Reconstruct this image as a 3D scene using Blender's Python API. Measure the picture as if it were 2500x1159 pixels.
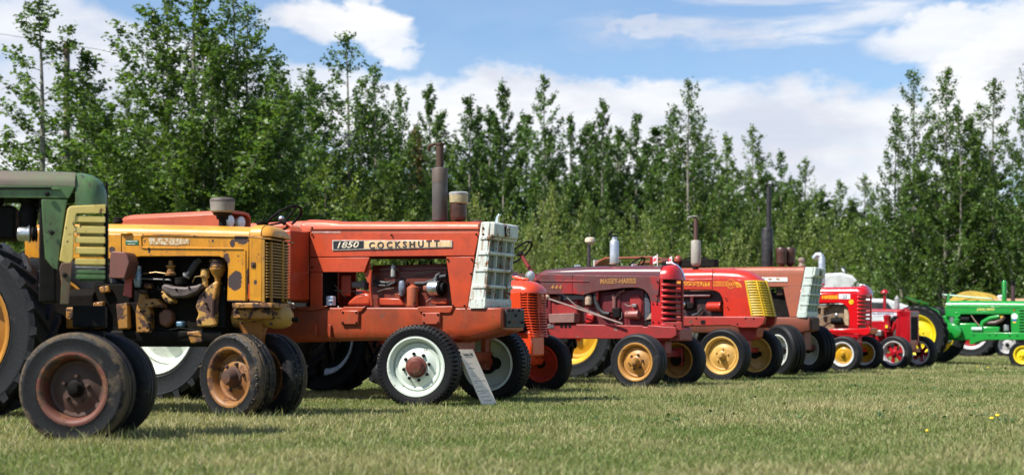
import bpy, bmesh, math, random
import numpy as np
from mathutils import Vector, Matrix
for o in list(bpy.data.objects): bpy.data.objects.remove(o)
SC = bpy.context.scene; COL = SC.collection
R_ = math.radians; PI = math.pi
# ------------------------------------------------------------------ camera, light, sky
F, CX, HZ, CH = 3472.0, 1250.0, 815.0, 0.68     # focal length, centre, horizon (photo pixels), camera height (m)
cam = bpy.data.cameras.new('camera'); camo = bpy.data.objects.new('camera', cam); COL.objects.link(camo)
camo.location = (0, 0, CH); camo.rotation_euler = (R_(90), 0, 0)
cam.sensor_width = 36; cam.lens = F*36/2500; cam.shift_y = (HZ-579.5)/2500
cam.clip_start = .1; cam.clip_end = 6000
cam.dof.use_dof = True; cam.dof.focus_distance = 13.8; cam.dof.aperture_fstop = 2.0
SC.camera = camo
SUN_EL, SUN_AZ = 52.0, 240.0                     # azimuth clockwise from +Y: low left, a little in front of the row
S = Vector((math.sin(R_(SUN_AZ))*math.cos(R_(SUN_EL)), math.cos(R_(SUN_AZ))*math.cos(R_(SUN_EL)), math.sin(R_(SUN_EL))))
sl = bpy.data.lights.new('sun', 'SUN'); sl.energy = 5.0; sl.angle = R_(.53); sl.color = (1, .955, .88)
so = bpy.data.objects.new('sun', sl); COL.objects.link(so); so.rotation_euler = (-S).to_track_quat('-Z', 'Y').to_euler(); so.location = (-20, -8, 30)
SC.view_settings.view_transform = 'Standard'; SC.view_settings.look = 'None'
SC.view_settings.gamma = 1; SC.view_settings.use_curve_mapping = False; SC.view_settings.exposure = 0.74
SC.render.engine = 'CYCLES'
SC.cycles.max_bounces = 6; SC.cycles.transparent_max_bounces = 8
try: SC.cycles.use_denoising = True
except Exception: pass

class NT:
    """short-hand for building node trees"""
    def __init__(s, tree): s.t = tree; s.n = tree.nodes; s.l = tree.links
    def new(s, typ, props=None, **ins):
        n = s.n.new(typ)
        for k, v in (props or {}).items(): setattr(n, k, v)
        for k, v in ins.items(): s.put(n, int(k[1:]) if k[0] == 'i' and k[1:].isdigit() else k.replace('_', ' '), v)
        return n
    def put(s, n, k, v):
        sock = n.inputs[k]
        if isinstance(v, bpy.types.NodeSocket): s.l.new(v, sock)
        else:
            if isinstance(v, (tuple, list)) and len(v) == 3 and sock.type == 'RGBA': v = (*v, 1)
            sock.default_value = v
    def math(s, op, a, b=0.0, c=0.0, clamp=False):
        n = s.n.new('ShaderNodeMath'); n.operation = op; n.use_clamp = clamp
        for i, v in enumerate((a, b, c)): s.put(n, i, v)
        return n.outputs[0]
    def mix(s, fac, a, b, mode='MIX'):
        n = s.n.new('ShaderNodeMix'); n.data_type = 'RGBA'; n.blend_type = mode; n.clamp_factor = True
        s.put(n, 0, fac); s.put(n, 6, a); s.put(n, 7, b)
        return n.outputs[2]
    def ramp(s, v, lo, hi, a=0.0, b=1.0, smooth=True):
        n = s.n.new('ShaderNodeMapRange'); n.interpolation_type = 'SMOOTHSTEP' if smooth else 'LINEAR'
        for k, x in zip(range(5), (v, lo, hi, a, b)): s.put(n, k, x)
        return n.outputs[0]
    def noise(s, vec, scale, detail=4, rough=.55, dist=0.0):
        n = s.n.new('ShaderNodeTexNoise'); s.put(n, 'Vector', vec)
        n.inputs['Scale'].default_value = scale; n.inputs['Detail'].default_value = detail
        n.inputs['Roughness'].default_value = rough; n.inputs['Distortion'].default_value = dist
        return n.outputs['Fac']
    def map(s, vec, scale=(1, 1, 1), loc=(0, 0, 0)):
        n = s.n.new('ShaderNodeMapping'); s.put(n, 'Vector', vec); n.inputs['Scale'].default_value = scale; n.inputs['Location'].default_value = loc
        return n.outputs[0]

def make_world():
    w = bpy.data.worlds.new('World'); SC.world = w; w.use_nodes = True
    N = NT(w.node_tree); N.n.clear()
    sky = N.n.new('ShaderNodeTexSky'); sky.sky_type = 'NISHITA'; sky.sun_disc = False
    sky.sun_elevation = R_(SUN_EL); sky.sun_rotation = R_(SUN_AZ); sky.air_density = 1.0; sky.dust_density = .6; sky.ozone_density = 1.2
    tc = N.new('ShaderNodeTexCoord').outputs['Generated']
    sep = N.new('ShaderNodeSeparateXYZ', Vector=tc)
    x, y, z = sep.outputs
    az = N.math('ARCTAN2', x, y); el = N.math('ARCSINE', z)
    cmb = N.new('ShaderNodeCombineXYZ', X=az, Y=N.math('MULTIPLY', el, 2.0), Z=0.0).outputs[0]
    n1 = N.noise(cmb, 5.5, 9, .58, .25); n2 = N.noise(cmb, 15, 8, .6, .2); n3 = N.noise(N.map(cmb, (1, 3.2, 1), (3, 1, 0)), 8, 8, .62, .5)
    daz = N.math('MULTIPLY', N.math('SUBTRACT', n1, .5), .14); dele = N.math('MULTIPLY', N.math('SUBTRACT', n2, .5), .060)
    azw = N.math('ADD', az, daz); elw = N.math('ADD', el, dele)
    def blob(px, py, rx, ry, tilt=0.0, soft=.55):
        """soft elliptical bank of cloud at a compass bearing and height above the horizon"""
        a0 = math.atan((px-CX)/F); e0 = math.atan((HZ-py)/F)
        dx = N.math('SUBTRACT', azw, a0); dy = N.math('SUBTRACT', elw, e0)
        dy = N.math('ADD', dy, N.math('MULTIPLY', dx, tilt))
        d = N.math('ADD', N.math('POWER', N.math('ABSOLUTE', N.math('DIVIDE', dx, rx/F)), 2.0), N.math('POWER', N.math('ABSOLUTE', N.math('DIVIDE', dy, ry/F)), 2.0))
        return N.ramp(d, 1+soft, 1-soft)
    # generic broken cloud everywhere (bands get thicker towards the horizon) + the banks seen above this tree line
    gen = N.ramp(N.math('ADD', n1, N.math('MULTIPLY', N.math('SUBTRACT', .25, el), .35)), .50, .66)
    infr = N.ramp(N.math('ABSOLUTE', az), .52, .40)
    gen = N.math('MULTIPLY', gen, N.math('SUBTRACT', 1.0, N.math('MULTIPLY', infr, 1.0)))
    m = gen
    for b in (BLOBS):
        bb = blob(*b[:5], b[5]); bb = N.math('MULTIPLY', bb, b[6])
        m = N.math('MAXIMUM', m, bb)
    wisp = N.ramp(n3, .36, .60, .35, 1.0)
    cir = N.math('MULTIPLY', blob(2000, 45, 520, 75, -.04, .9), N.ramp(n3, .42, .68, 0, .8))
    cir = N.math('MAXIMUM', cir, N.math('MULTIPLY', blob(1580, 95, 130, 16, .12, .9), N.ramp(n3, .30, .6, .2, .7)))
    m = N.math('MAXIMUM', N.math('MULTIPLY', m, N.math('ADD', .82, N.math('MULTIPLY', wisp, .18))), cir)
    thin = N.math('MULTIPLY', N.ramp(n1, .35, .75, .0, .12), 1.0)
    m = N.math('MAXIMUM', m, thin, clamp=True)
    shade = N.ramp(N.noise(N.map(cmb, (1, 1.0, 1), (7, 2, 0)), 8, 7, .55, .2), .34, .60)
    ccol = N.mix(shade, CLOUD_DARK, CLOUD_LIGHT)
    skyc = N.mix(1.0, sky.outputs[0], SKY_TINT, 'MULTIPLY')
    col = N.mix(m, skyc, ccol)
    bg = N.new('ShaderNodeBackground', Color=col, Strength=.060)
    out = N.n.new('ShaderNodeOutputWorld'); N.l.new(bg.outputs[0], out.inputs[0])
# px, py, rx, ry, tilt, softness, weight
BLOBS = [(845, 58, 128, 54, .22, .5, 1.0), (945, 108, 80, 30, .4, .6, .9), (730, 42, 50, 22, 0, .6, .6),
         (1450, 330, 820, 128, .06, .3, .97), (1800, 400, 620, 190, .04, .25, .95), (2490, 260, 220, 200, 0, .35, .98), (2440, 105, 260, 50, -.12, .5, .9),
         (150, 130, 260, 110, .15, .6, .85), (330, 330, 420, 230, 0, .5, .9), (800, 255, 380, 70, .06, .5, .8), (40, 420, 300, 130, 0, .4, .95)]
CLOUD_LIGHT = (10.3, 10.3, 10.4); CLOUD_DARK = (7.3, 7.6, 8.6)
SKY_TINT = (1.32, 1.47, 1.64)
make_world()

# ------------------------------------------------------------------ materials
MATS = {}
def base_mat(name):
    m = bpy.data.materials.new(name); m.use_nodes = True
    N = NT(m.node_tree); N.n.clear()
    b = N.n.new('ShaderNodeBsdfPrincipled'); o = N.n.new('ShaderNodeOutputMaterial'); N.l.new(b.outputs[0], o.inputs[0])
    return m, N, b
def sc(c, k): return tuple(min(1, v*k) for v in c)
RUST = (.085, .032, .016); RUSTL = (.20, .075, .03)
def paint(name, base, rust=.25, rough=.42, fade=None, patches=(), rustc=RUST, rust2=RUSTL, speck=.3, grime=.35, streak=0.0, scale=1.0, metallic=0.0, coat=0.0):
    """old enamel: faded tone, grime film, chips down to rust, extra paint-loss patches [(x, z, rx, rz)] in the thing's own space"""
    if name in MATS: return MATS[name]
    m, N, b = base_mat(name)
    tc = N.new('ShaderNodeTexCoord').outputs['Object']
    big = N.noise(tc, 2.6*scale, 6, .6); mid = N.noise(tc, 9*scale, 8, .65); fine = N.noise(tc, 70*scale, 4, .6)
    col = N.mix(N.ramp(big, .35, .68), base, fade or sc(base, .72))
    col = N.mix(N.math('MULTIPLY', N.ramp(mid, .45, .75), grime), col, sc(base, .45))
    col = N.mix(N.math('MULTIPLY', N.ramp(fine, .5, .8), .25), col, sc(base, 1.35))
    if streak:
        st = N.math('MULTIPLY', N.ramp(N.noise(N.map(tc, (14, 14, 1.3)), 1.6, 6, .65), .47, .64), N.ramp(N.noise(tc, 4, 4, .6), .36, .58))
        col = N.mix(N.math('MULTIPLY', st, streak), col, rust2)
    t = .675-.17*rust+(.2 if rust < 0 else 0)
    mask = N.ramp(N.noise(N.map(tc, (1, 1, 1.2), (5, 3, 1)), 5.5*scale, 10, .68, .2), t, t+.025)
    if speck > .05: mask = N.math('MAXIMUM', mask, N.ramp(N.noise(tc, 26*scale, 5, .6), .715-.11*speck, .73-.11*speck))
    if patches:
        sx, sy, sz = N.new('ShaderNodeSeparateXYZ', Vector=tc).outputs
        w = N.math('ADD', N.math('MULTIPLY', N.math('SUBTRACT', N.noise(tc, 9, 8, .68), .5), 3.4), N.math('MULTIPLY', N.math('SUBTRACT', N.noise(tc, 34, 5, .6), .5), 1.1))
        for (px, pz, rx, rz) in patches:
            d = N.math('ADD', N.math('POWER', N.math('ABSOLUTE', N.math('DIVIDE', N.math('SUBTRACT', sx, px), rx)), 2.0),
                       N.math('POWER', N.math('ABSOLUTE', N.math('DIVIDE', N.math('SUBTRACT', sz, pz), rz)), 2.0))
            mask = N.math('MAXIMUM', mask, N.ramp(N.math('ADD', d, w), 1.0, .9))
    col = N.mix(mask, col, N.mix(N.ramp(mid, .4, .65), rustc, rust2 if rust > 0 else rustc))
    N.put(b, 'Base Color', col)
    N.put(b, 'Roughness', N.ramp(mask, 0, 1, rough, .85)); N.put(b, 'Metallic', metallic)
    rv = N.math('ADD', N.ramp(mask, 0, 1, rough, .85), N.math('MULTIPLY', N.math('SUBTRACT', mid, .5), .3), clamp=True); N.put(b, 'Roughness', rv)
    if coat: b.inputs['Coat Weight'].default_value = coat; b.inputs['Coat Roughness'].default_value = .12
    h = N.math('SUBTRACT', N.math('MULTIPLY', fine, .25), N.math('MULTIPLY', mask, .7))
    bp = N.new('ShaderNodeBump', Height=h, Strength=.25, Distance=.004); N.put(b, 'Normal', bp.outputs[0])
    MATS[name] = m; return m
def simple(name, base, rough=.5, metallic=0.0, var=.25, scale=20, bump=.15, trans=0, spec=.5):
    if name in MATS: return MATS[name]
    m, N, b = base_mat(name)
    tc = N.new('ShaderNodeTexCoord').outputs['Object']
    n = N.noise(tc, scale, 6, .6)
    N.put(b, 'Base Color', N.mix(N.ramp(n, .3, .7), sc(base, 1-var), sc(base, 1+var)))
    N.put(b, 'Roughness', N.ramp(n, .2, .8, max(.03, rough-.12), min(1, rough+.12))); N.put(b, 'Metallic', metallic)
    b.inputs['Specular IOR Level'].default_value = spec
    if trans: b.inputs['Transmission Weight'].default_value = trans
    if bump: N.put(b, 'Normal', N.new('ShaderNodeBump', Height=n, Strength=bump, Distance=.003).outputs[0])
    MATS[name] = m; return m
def rubber(name, base=(.005, .0052, .0062), dust=(.10, .082, .06), amt=.3, rough=.55, band=None):
    """tyre rubber with dried mud and grey weathering"""
    if name in MATS: return MATS[name]
    m, N, b = base_mat(name)
    tc = N.new('ShaderNodeTexCoord').outputs['Object']
    big = N.noise(tc, 5, 8, .65); f = N.noise(tc, 60, 6, .7)
    col = N.mix(N.ramp(f, .35, .7), base, sc(base, 1.9))
    k = N.math('MULTIPLY', N.ramp(big, .66-.26*amt, .84-.26*amt), N.ramp(f, .3, .6, .35, 1))
    col = N.mix(N.math('MULTIPLY', k, min(1, .35+amt)), col, dust)
    if band:                                    # mud worn into one shoulder of the tread
        sy = N.new('ShaderNodeSeparateXYZ', Vector=tc).outputs[1]
        d = N.math('DIVIDE', N.math('ABSOLUTE', N.math('SUBTRACT', sy, band[0])), band[1])
        kb = N.ramp(N.math('ADD', d, N.math('MULTIPLY', N.math('SUBTRACT', N.noise(tc, 16, 7, .7), .5), 2.6)), 1.15, .75)
        rad = N.new('ShaderNodeVectorMath', {'operation': 'LENGTH'}, i0=N.map(tc, (1, 0, 1))).outputs['Value']
        kb = N.math('MULTIPLY', kb, N.ramp(rad, band[2], band[2]+.02)); k = N.math('MAXIMUM', k, kb)
        col = N.mix(N.math('MULTIPLY', kb, .85), col, N.mix(f, sc(dust, .6), sc(dust, 1.3)))
    N.put(b, 'Base Color', col); N.put(b, 'Roughness', N.ramp(k, 0, 1, rough, .95)); b.inputs['Specular IOR Level'].default_value = .22
    N.put(b, 'Normal', N.new('ShaderNodeBump', Height=N.math('ADD', N.math('MULTIPLY', f, .5), k), Strength=.35, Distance=.006).outputs[0])
    MATS[name] = m; return m
BLACK = simple('black_iron', (.006, .006, .0063), .75, var=.5, spec=.15)
DARK = simple('dark_greasy_iron', (.007, .0058, .005), .75, .0, var=.6, scale=12, spec=.15)
STEEL = simple('dull_steel', (.26, .255, .25), .45, .7, var=.2)
ALU = simple('cast_aluminium', (.55, .56, .57), .35, .9, var=.2)
CHROME = simple('chrome', (.8, .82, .84), .12, 1.0, var=.05, bump=.02)
RUSTY = paint('rusted_iron', (.075, .035, .022), rust=.55, rough=.8, rust2=(.16, .065, .03))
HOSE = simple('rubber_hose', (.02, .02, .022), .6, var=.4)
WIRE = simple('grey_wire', (.16, .14, .12), .5)
GLASS = simple('lamp_glass', (.75, .8, .8), .08, .0, var=.05, bump=0)
TYRE = rubber('tyre_rubber', amt=.05); TYRE_G = rubber('tyre_rubber_grey', (.010, .0105, .012), (.12, .11, .098), .25); TYRE_M = rubber('tyre_rubber_muddy', (.0085, .0085, .0095), (.115, .085, .055), .50, band=(-.062, .030, .30))
MUD = simple('dried_mud', (.105, .078, .05), .95, var=.5, scale=40, bump=.8)
WHITEPAPER = simple('white_card', (.74, .63, .48), .6, var=.06)
INK = simple('black_ink', (.02, .02, .025), .6, var=.1)

# ------------------------------------------------------------------ geometry helpers
class MB:
    def __init__(s): s.v = []; s.f = []
    def add(s, vs, fs):
        k = len(s.v); s.v += [tuple(p) for p in vs]; s.f += [[i+k for i in f] for f in fs]; return s
    def box(s, x0, x1, y0, y1, z0, z1):
        if x0 > x1: x0, x1 = x1, x0
        if y0 > y1: y0, y1 = y1, y0
        if z0 > z1: z0, z1 = z1, z0
        return s.add([(x, y, z) for x in (x0, x1) for y in (y0, y1) for z in (z0, z1)],
                     [(0, 1, 3, 2), (4, 6, 7, 5), (0, 4, 5, 1), (2, 3, 7, 6), (0, 2, 6, 4), (1, 5, 7, 3)])
    def prism(s, poly, y0, y1):
        """outline in x-z pushed along y"""
        a = sum(p[0]*q[1]-q[0]*p[1] for p, q in zip(poly, poly[1:]+poly[:1]))
        if a < 0: poly = poly[::-1]
        if y0 > y1: y0, y1 = y1, y0
        n = len(poly)
        return s.add([(x, y0, z) for x, z in poly]+[(x, y1, z) for x, z in poly],
                     [tuple(range(n)), tuple(range(2*n-1, n-1, -1))]+[(i, i+n, (i+1) % n+n, (i+1) % n) for i in range(n)])
    def rings(s, rings, cap=True):
        n = len(rings[0]); vs = [p for r in rings for p in r]; fs = []
        for k in range(len(rings)-1):
            for i in range(n):
                j = (i+1) % n; fs.append((k*n+i, k*n+j, (k+1)*n+j, (k+1)*n+i))
        if cap: fs += [tuple(range(n-1, -1, -1)), tuple(range((len(rings)-1)*n, len(rings)*n))]
        return s.add(vs, fs)
    def tube(s, pts, r, n=8, cap=True):
        pts = [Vector(p) for p in pts]; rs = r if isinstance(r, (list, tuple)) else [r]*len(pts)
        out = []; up = None
        for i, p in enumerate(pts):
            d = (pts[min(i+1, len(pts)-1)]-pts[max(i-1, 0)]).normalized()
            if up is None: up = d.orthogonal().normalized()
            else:
                up = up-d*up.dot(d); up = up.normalized() if up.length > 1e-6 else d.orthogonal().normalized()
            w = d.cross(up)
            out.append([p+(up*math.cos(2*PI*k/n)+w*math.sin(2*PI*k/n))*rs[i] for k in range(n)])
        return s.rings(out, cap)
    def cyl(s, p0, p1, r0, r1=None, n=16): return s.tube([p0, p1], [r0, r0 if r1 is None else r1], n)
    def lathe(s, prof, c=(0, 0, 0), axis=(0, 0, 1), n=24, cap=True):
        """prof = [(radius, along)], revolved about axis through c"""
        c = Vector(c); a = Vector(axis).normalized(); u = a.orthogonal().normalized(); w = a.cross(u)
        return s.rings([[c+a*h+(u*math.cos(2*PI*k/n)+w*math.sin(2*PI*k/n))*max(r, 1e-4) for k in range(n)] for r, h in prof], cap)
    def torus(s, c, axis, R, r, n=32, m=8):
        return s.lathe([(R+r*math.cos(2*PI*k/m), r*math.sin(2*PI*k/m)) for k in range(m+1)], c, axis, n, False)
    def ell(s, c, rx, ry, rz, n=16, m=10):
        rr = []
        for k in range(m+1):
            t = -PI/2+PI*k/m; q = max(math.cos(t), .01)
            rr.append([(c[0]+rx*q*math.cos(2*PI*i/n), c[1]+ry*q*math.sin(2*PI*i/n), c[2]+rz*math.sin(t)) for i in range(n)])
        return s.rings(rr)
    def build(s, name, mat, parent=None, bevel=0.0, sharp=38, loc=None):
        me = bpy.data.meshes.new(name); me.from_pydata(s.v, [], s.f)
        bm = bmesh.new(); bm.from_mesh(me); bmesh.ops.recalc_face_normals(bm, faces=bm.faces); bm.to_mesh(me); bm.free()
        me.shade_smooth(); me.set_sharp_from_angle(angle=R_(sharp))
        me.materials.append(mat)
        o = bpy.data.objects.new(name, me); COL.objects.link(o)
        if parent: o.parent = parent
        if loc is not None: o.location = loc
        if bevel:
            b = o.modifiers.new('bevel', 'BEVEL'); b.width = bevel; b.segments = 2; b.limit_method = 'ANGLE'; b.angle_limit = R_(35)
        return o
def tag(o, label=None, cat=None, group=None, kind=None):
    for k, v in (('label', label), ('category', cat), ('group', group), ('kind', kind)):
        if v: o[k] = v
    return o
def empty(name, loc=(0, 0, 0), rz=0.0, parent=None):
    o = bpy.data.objects.new(name, None); o.empty_display_size = .2; COL.objects.link(o)
    o.location = loc; o.rotation_euler = (0, 0, rz)
    if parent: o.parent = parent
    return o
def copy_tree(o, parent=None, loc=None, rz=None):
    c = o.copy(); COL.objects.link(c); c.parent = parent
    if loc is not None: c.location = loc
    if rz is not None: c.rotation_euler = (0, 0, rz)
    for ch in [x for x in bpy.data.objects if x.parent == o]: copy_tree(ch, c)
    return c
def world_at(px, py, s): return Vector(((px-CX)/s, F/s, CH+(HZ-py)/s))
def lettering(name, txt, mat, parent, x0, x1, z0, z1, y, shear=0.0, bold=.0, face='side', depth=.0015):
    """raised letters fitted to a box on the near side (face='side', reading along +x) of a thing"""
    cu = bpy.data.curves.new(name, 'FONT'); cu.body = txt; cu.extrude = .02; cu.shear = shear; cu.offset = bold; cu.resolution_u = 3
    t = bpy.data.objects.new(name, cu); COL.objects.link(t)
    dg = bpy.context.evaluated_depsgraph_get(); me = bpy.data.meshes.new_from_object(t.evaluated_get(dg)); bpy.data.objects.remove(t)
    co = np.empty(len(me.vertices)*3, np.float32); me.vertices.foreach_get('co', co); co = co.reshape(-1, 3)
    mn, mx = co.min(0), co.max(0); q = (co-mn)/np.maximum(mx-mn, 1e-6)
    out = np.empty_like(co)
    out[:, 0] = x0+q[:, 0]*(x1-x0); out[:, 2] = z0+q[:, 1]*(z1-z0); out[:, 1] = y+(.5-q[:, 2])*2*depth
    me.vertices.foreach_set('co', out.ravel()); me.materials.clear(); me.materials.append(mat); me.update()
    o = bpy.data.objects.new(name, me); COL.objects.link(o); o.parent = parent
    return o

class Tractor:
    """a parked tractor: x forward from the front axle, y away from the camera, z up; heading turned th degrees towards the camera"""
    def __init__(s, N, half_track, th, label, name='tractor', gz=0.0):
        s.th = R_(th); s.s, s.c = math.sin(s.th), math.cos(s.th); s.gz = gz
        s.O = Vector((N[0]+half_track*s.s, N[1]+half_track*s.c))
        s.e = tag(empty(name, (s.O.x, s.O.y, gz), -s.th), label, 'tractor', 'old tractors parked in a row')
    def P(s, px, py, v):
        """measure a photo point lying on the upright plane v metres to the near side of the centre line -> (x, z)"""
        d = (px-CX)/F; t = (s.O.x*s.s+s.O.y*s.c-v)/(d*s.s+s.c)
        return ((d*t-s.O.x)*s.c-(t-s.O.y)*s.s, CH+(HZ-py)/F*t-s.gz)
    def L(s, pts, v): return [s.P(a, b, v) for a, b in pts]
    def X(s, px, v): return s.P(px, HZ, v)[0]
    def Z(s, px, py, v): return s.P(px, py, v)[1]
    def k(s, px, v):
        """metres per photo pixel there"""
        d = (px-CX)/F; return (s.O.x*s.s+s.O.y*s.c-v)/(d*s.s+s.c)/F
    def part(s, name, mb, mat, bevel=0.0, parent=None, sharp=38): return mb.build(name, mat, parent or s.e, bevel, sharp)
    def panel(s, name, pts, v, mat, th=.012, bevel=.004, y1=None, parent=None):
        return s.part(name, MB().prism(s.L(pts, v), -v, -v+th if y1 is None else y1), mat, bevel, parent)
    def text(s, name, txt, mat, a, b, v, **kw):
        (x0, z1), (x1, z0) = s.P(*a, v), s.P(*b, v)
        return lettering(name, txt, mat, s.e, x0, x1, z0, z1, -v-.002, **kw)
    def up(s, name, prof, px, v, mat, n=20, parent=None):
        """upright turned piece: prof = [(half width px, py)]"""
        k = s.k(px, v); x = s.X(px, v)
        return s.part(name, MB().lathe([(w*k, s.Z(px, py, v)) for w, py in prof], (x, -v, 0), (0, 0, 1), n), mat, 0, parent)

def arch(x, hw, zs, zt, n=14, p=2.6):
    """rounded hood section"""
    pts = []
    for i in range(n+1):
        t = PI*i/n; c, s_ = math.cos(t), math.sin(t)
        pts.append((x, -hw*math.copysign(abs(c)**(2/p), c), zs+(zt-zs)*abs(s_)**(2/p)))
    return pts

def lugs_chevron(mb, R, w, n, h=.035, bar=.055):
    """two staggered rows of slanted bars"""
    for side in (-1, 1):
        for i in range(n):
            a0 = 2*PI*(i+(.5 if side > 0 else 0))/n; vs = []
            K = 4
            for k in range(K+1):
                t = k/K; y = side*(.02*w+t*.5*w); a = a0+t*.62*2*PI/n*1.5
                rr = R-.012*t; hb = bar/2/R*(1+.25*t); top = rr; bot = rr-h-.02
                for (da, r) in ((-hb*1.25, bot), (-hb*.8, top), (hb*.8, top), (hb*1.25, bot)):
                    vs.append((r*math.cos(a+da), y, r*math.sin(a+da)))
            # shoulder down the sidewall
            t = 1.0; a = a0+t*.62*2*PI/n*1.5
            for (da, r) in ((-.8*bar/2/R, R-h*2.6),)*1+((-.6*bar/2/R, R-h*2.4), (.6*bar/2/R, R-h*2.4), (.8*bar/2/R, R-h*2.6)):
                vs.append((r*math.cos(a+da), side*.51*w, r*math.sin(a+da)))
            fs = []
            for k in range(K+1):
                for j in range(3): fs.append((k*4+j, k*4+j+1, k*4+5+j, k*4+4+j))
            fs += [(0, 1, 2, 3), ((K+1)*4, (K+1)*4+1, (K+1)*4+2, (K+1)*4+3)]
            mb.add(vs, fs)
def lugs_shoulder(mb, R, w, n):
    for side in (-1, 1):
        for i in range(n):
            a = 2*PI*(i+.25*side)/n; d = .30*2*PI/n; vs = []
            for (y, r) in ((side*.22*w, R-.02), (side*.22*w, R), (side*.47*w, R-.006), (side*.535*w, R-.035), (side*.53*w, R-.055)):
                for da in (-d, d): vs.append((r*math.cos(a+da), y, r*math.sin(a+da)))
            mb.add(vs, [(0, 1, 3, 2), (2, 3, 5, 4), (4, 5, 7, 6), (6, 7, 9, 8), (0, 2, 4, 6, 8), (1, 9, 7, 5, 3)])

def wheel(T, name, c, R, rr, w, tyre, rim, hub, style='rib', yaw=0.0, dish=-.18, nuts=6, disc=None, nutmat=None, hubr=.2, hublen=.3, mud=False, holes=0, bright_lip=None, seed=0):
    """part: wheel > tyre, rim, disc, hub, lug_nut; axle along local y, outer face towards -y"""
    e = empty(name, c, R_(yaw), T.e)
    hw = w/2; m = MB(); sw = R-rr
    prof = [(rr-.012, -.40*w), (rr+.012, -.47*w), (rr+.12*sw, -.50*w), (rr+.16*sw, -.485*w), (rr+.42*sw, -.525*w), (rr+.66*sw, -.515*w), (rr+.70*sw, -.525*w), (rr+.74*sw, -.51*w), (R-.13*sw, -.47*w)]
    if style == 'rib':
        g = .10*sw
        prof += [(R-.05*sw, -.42*w), (R-.02*sw, -.30*w), (R-g, -.28*w), (R-g, -.24*w), (R-.01*sw, -.22*w), (R, -.06*w), (R-g, -.045*w), (R-g, .045*w), (R, .06*w), (R-.01*sw, .22*w), (R-g, .24*w), (R-g, .28*w), (R-.02*sw, .30*w), (R-.05*sw, .42*w)]
    elif style == 'lug':
        prof += [(R-.16*sw, -.36*w), (R-.14*sw, 0), (R-.16*sw, .36*w)]
    else:
        prof += [(R-.055, -.40*w), (R-.03, -.22*w), (R-.002, -.20*w), (R, -.08*w), (R-.012, -.06*w), (R-.012, -.02*w), (R, 0), (R, .08*w), (R-.002, .2*w), (R-.03, .22*w), (R-.055, .40*w)]
    prof += [(R-.13*sw, .47*w), (rr+.7*sw, .525*w), (rr+.42*sw, .525*w), (rr+.12*sw, .50*w), (rr+.012, .47*w), (rr-.012, .40*w)]
    m.lathe(prof, (0, 0, 0), (0, 1, 0), 56, False)
    if style == 'lug': lugs_chevron(m, R, w, 22 if R > .6 else 18, .16*sw)
    if style == 'truck': lugs_shoulder(m, R, w, 58)
    m.build('tyre', tyre, e, 0, 50)
    m = MB().lathe([(rr-.02, -.36*w), (rr+.006, -.475*w), (rr+.012, -.495*w), (rr+.002, -.505*w), (rr-.012, -.49*w), (rr-.022, -.43*w), (rr-.03, -.36*w), (rr*.86, -.30*w), (rr*.83, -.12*w), (rr*.83, .2*w), (rr-.03, .36*w), (rr-.012, .49*w), (rr+.01, .495*w), (rr-.02, .36*w)], (0, 0, 0), (0, 1, 0), 48, False)
    m.build('rim', rim, e, 0, 45)
    d0 = dish*w
    m = MB()
    if holes:                                   # slotted disc: flat spokes between hub and rim
        for i in range(holes):
            a = 2*PI*i/holes+.3; ca, sa = math.cos(a), math.sin(a); wi, wo = rr*.16, rr*.22
            q = []
            for (r, ww, yy) in ((rr*.24, wi, d0-.02), (rr*.55, rr*.13, d0), (rr*.86, wo, d0+.01)):
                for t in (-ww, ww):
                    for dy in (-.012, .012): q.append((r*ca-t*sa, yy+dy, r*sa+t*ca))
            m.add(q, [(0, 1, 3, 2), (0, 2, 6, 4), (4, 6, 10, 8), (1, 5, 7, 3), (5, 9, 11, 7), (0, 4, 5, 1), (4, 8, 9, 5), (2, 3, 7, 6), (6, 7, 11, 10), (8, 10, 11, 9)])
        m.lathe([(rr*.3, d0-.03), (.02, d0-.03), (.02, d0+.02), (rr*.3, d0+.02), (rr*.3, d0-.03)], (0, 0, 0), (0, 1, 0), 24, False)
    else:
        m.lathe([(rr*.85, d0+.05*w), (rr*.80, d0-.02*w), (rr*.74, d0-.01*w), (rr*.70, d0+.01*w), (rr*.52, d0-.06*w), (rr*.47, d0-.09*w), (rr*.40, d0-.10*w), (.01, d0-.10*w)], (0, 0, 0), (0, 1, 0), 40, False)
        m.lathe([(rr*.85, d0+.05*w+.012), (rr*.70, d0+.012), (rr*.47, d0-.08*w+.012), (.01, d0-.09*w+.012)], (0, 0, 0), (0, 1, 0), 40, False)
    m.build('disc', disc or rim, e, 0, 30)
    hr = rr*hubr; y0 = d0-.10*w
    MB().lathe([(hr*1.25, y0+.01), (hr*1.25, y0-.012), (hr, y0-.02), (hr*.92, y0-hublen*w*.7), (hr*.7, y0-hublen*w), (.005, y0-hublen*w*1.08)], (0, 0, 0), (0, 1, 0), 24).build('hub', hub, e, 0, 30)
    MB().lathe([(hr*.8, y0), (hr*.8, .45*w), (hr*1.3, .46*w), (hr*1.3, .56*w), (.02, .56*w)], (0, 0, 0), (0, 1, 0), 16).build('hub_back', DARK, e)
    if nuts:
        nb = MB().lathe([(.016, .004), (.016, -.012), (.011, -.016), (.011, -.026), (.003, -.028)], (0, 0, 0), (0, 1, 0), 6)
        me0 = None
        for i in range(nuts):
            a = 2*PI*i/nuts+.2; r = max(hr*1.55, rr*.36)
            if me0 is None: ob = nb.build('lug_nut', nutmat or hub, e); me0 = ob.data
            else: ob = bpy.data.objects.new('lug_nut', me0); COL.objects.link(ob); ob.parent = e
            ob.location = (r*math.cos(a), y0+.002, r*math.sin(a))
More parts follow.
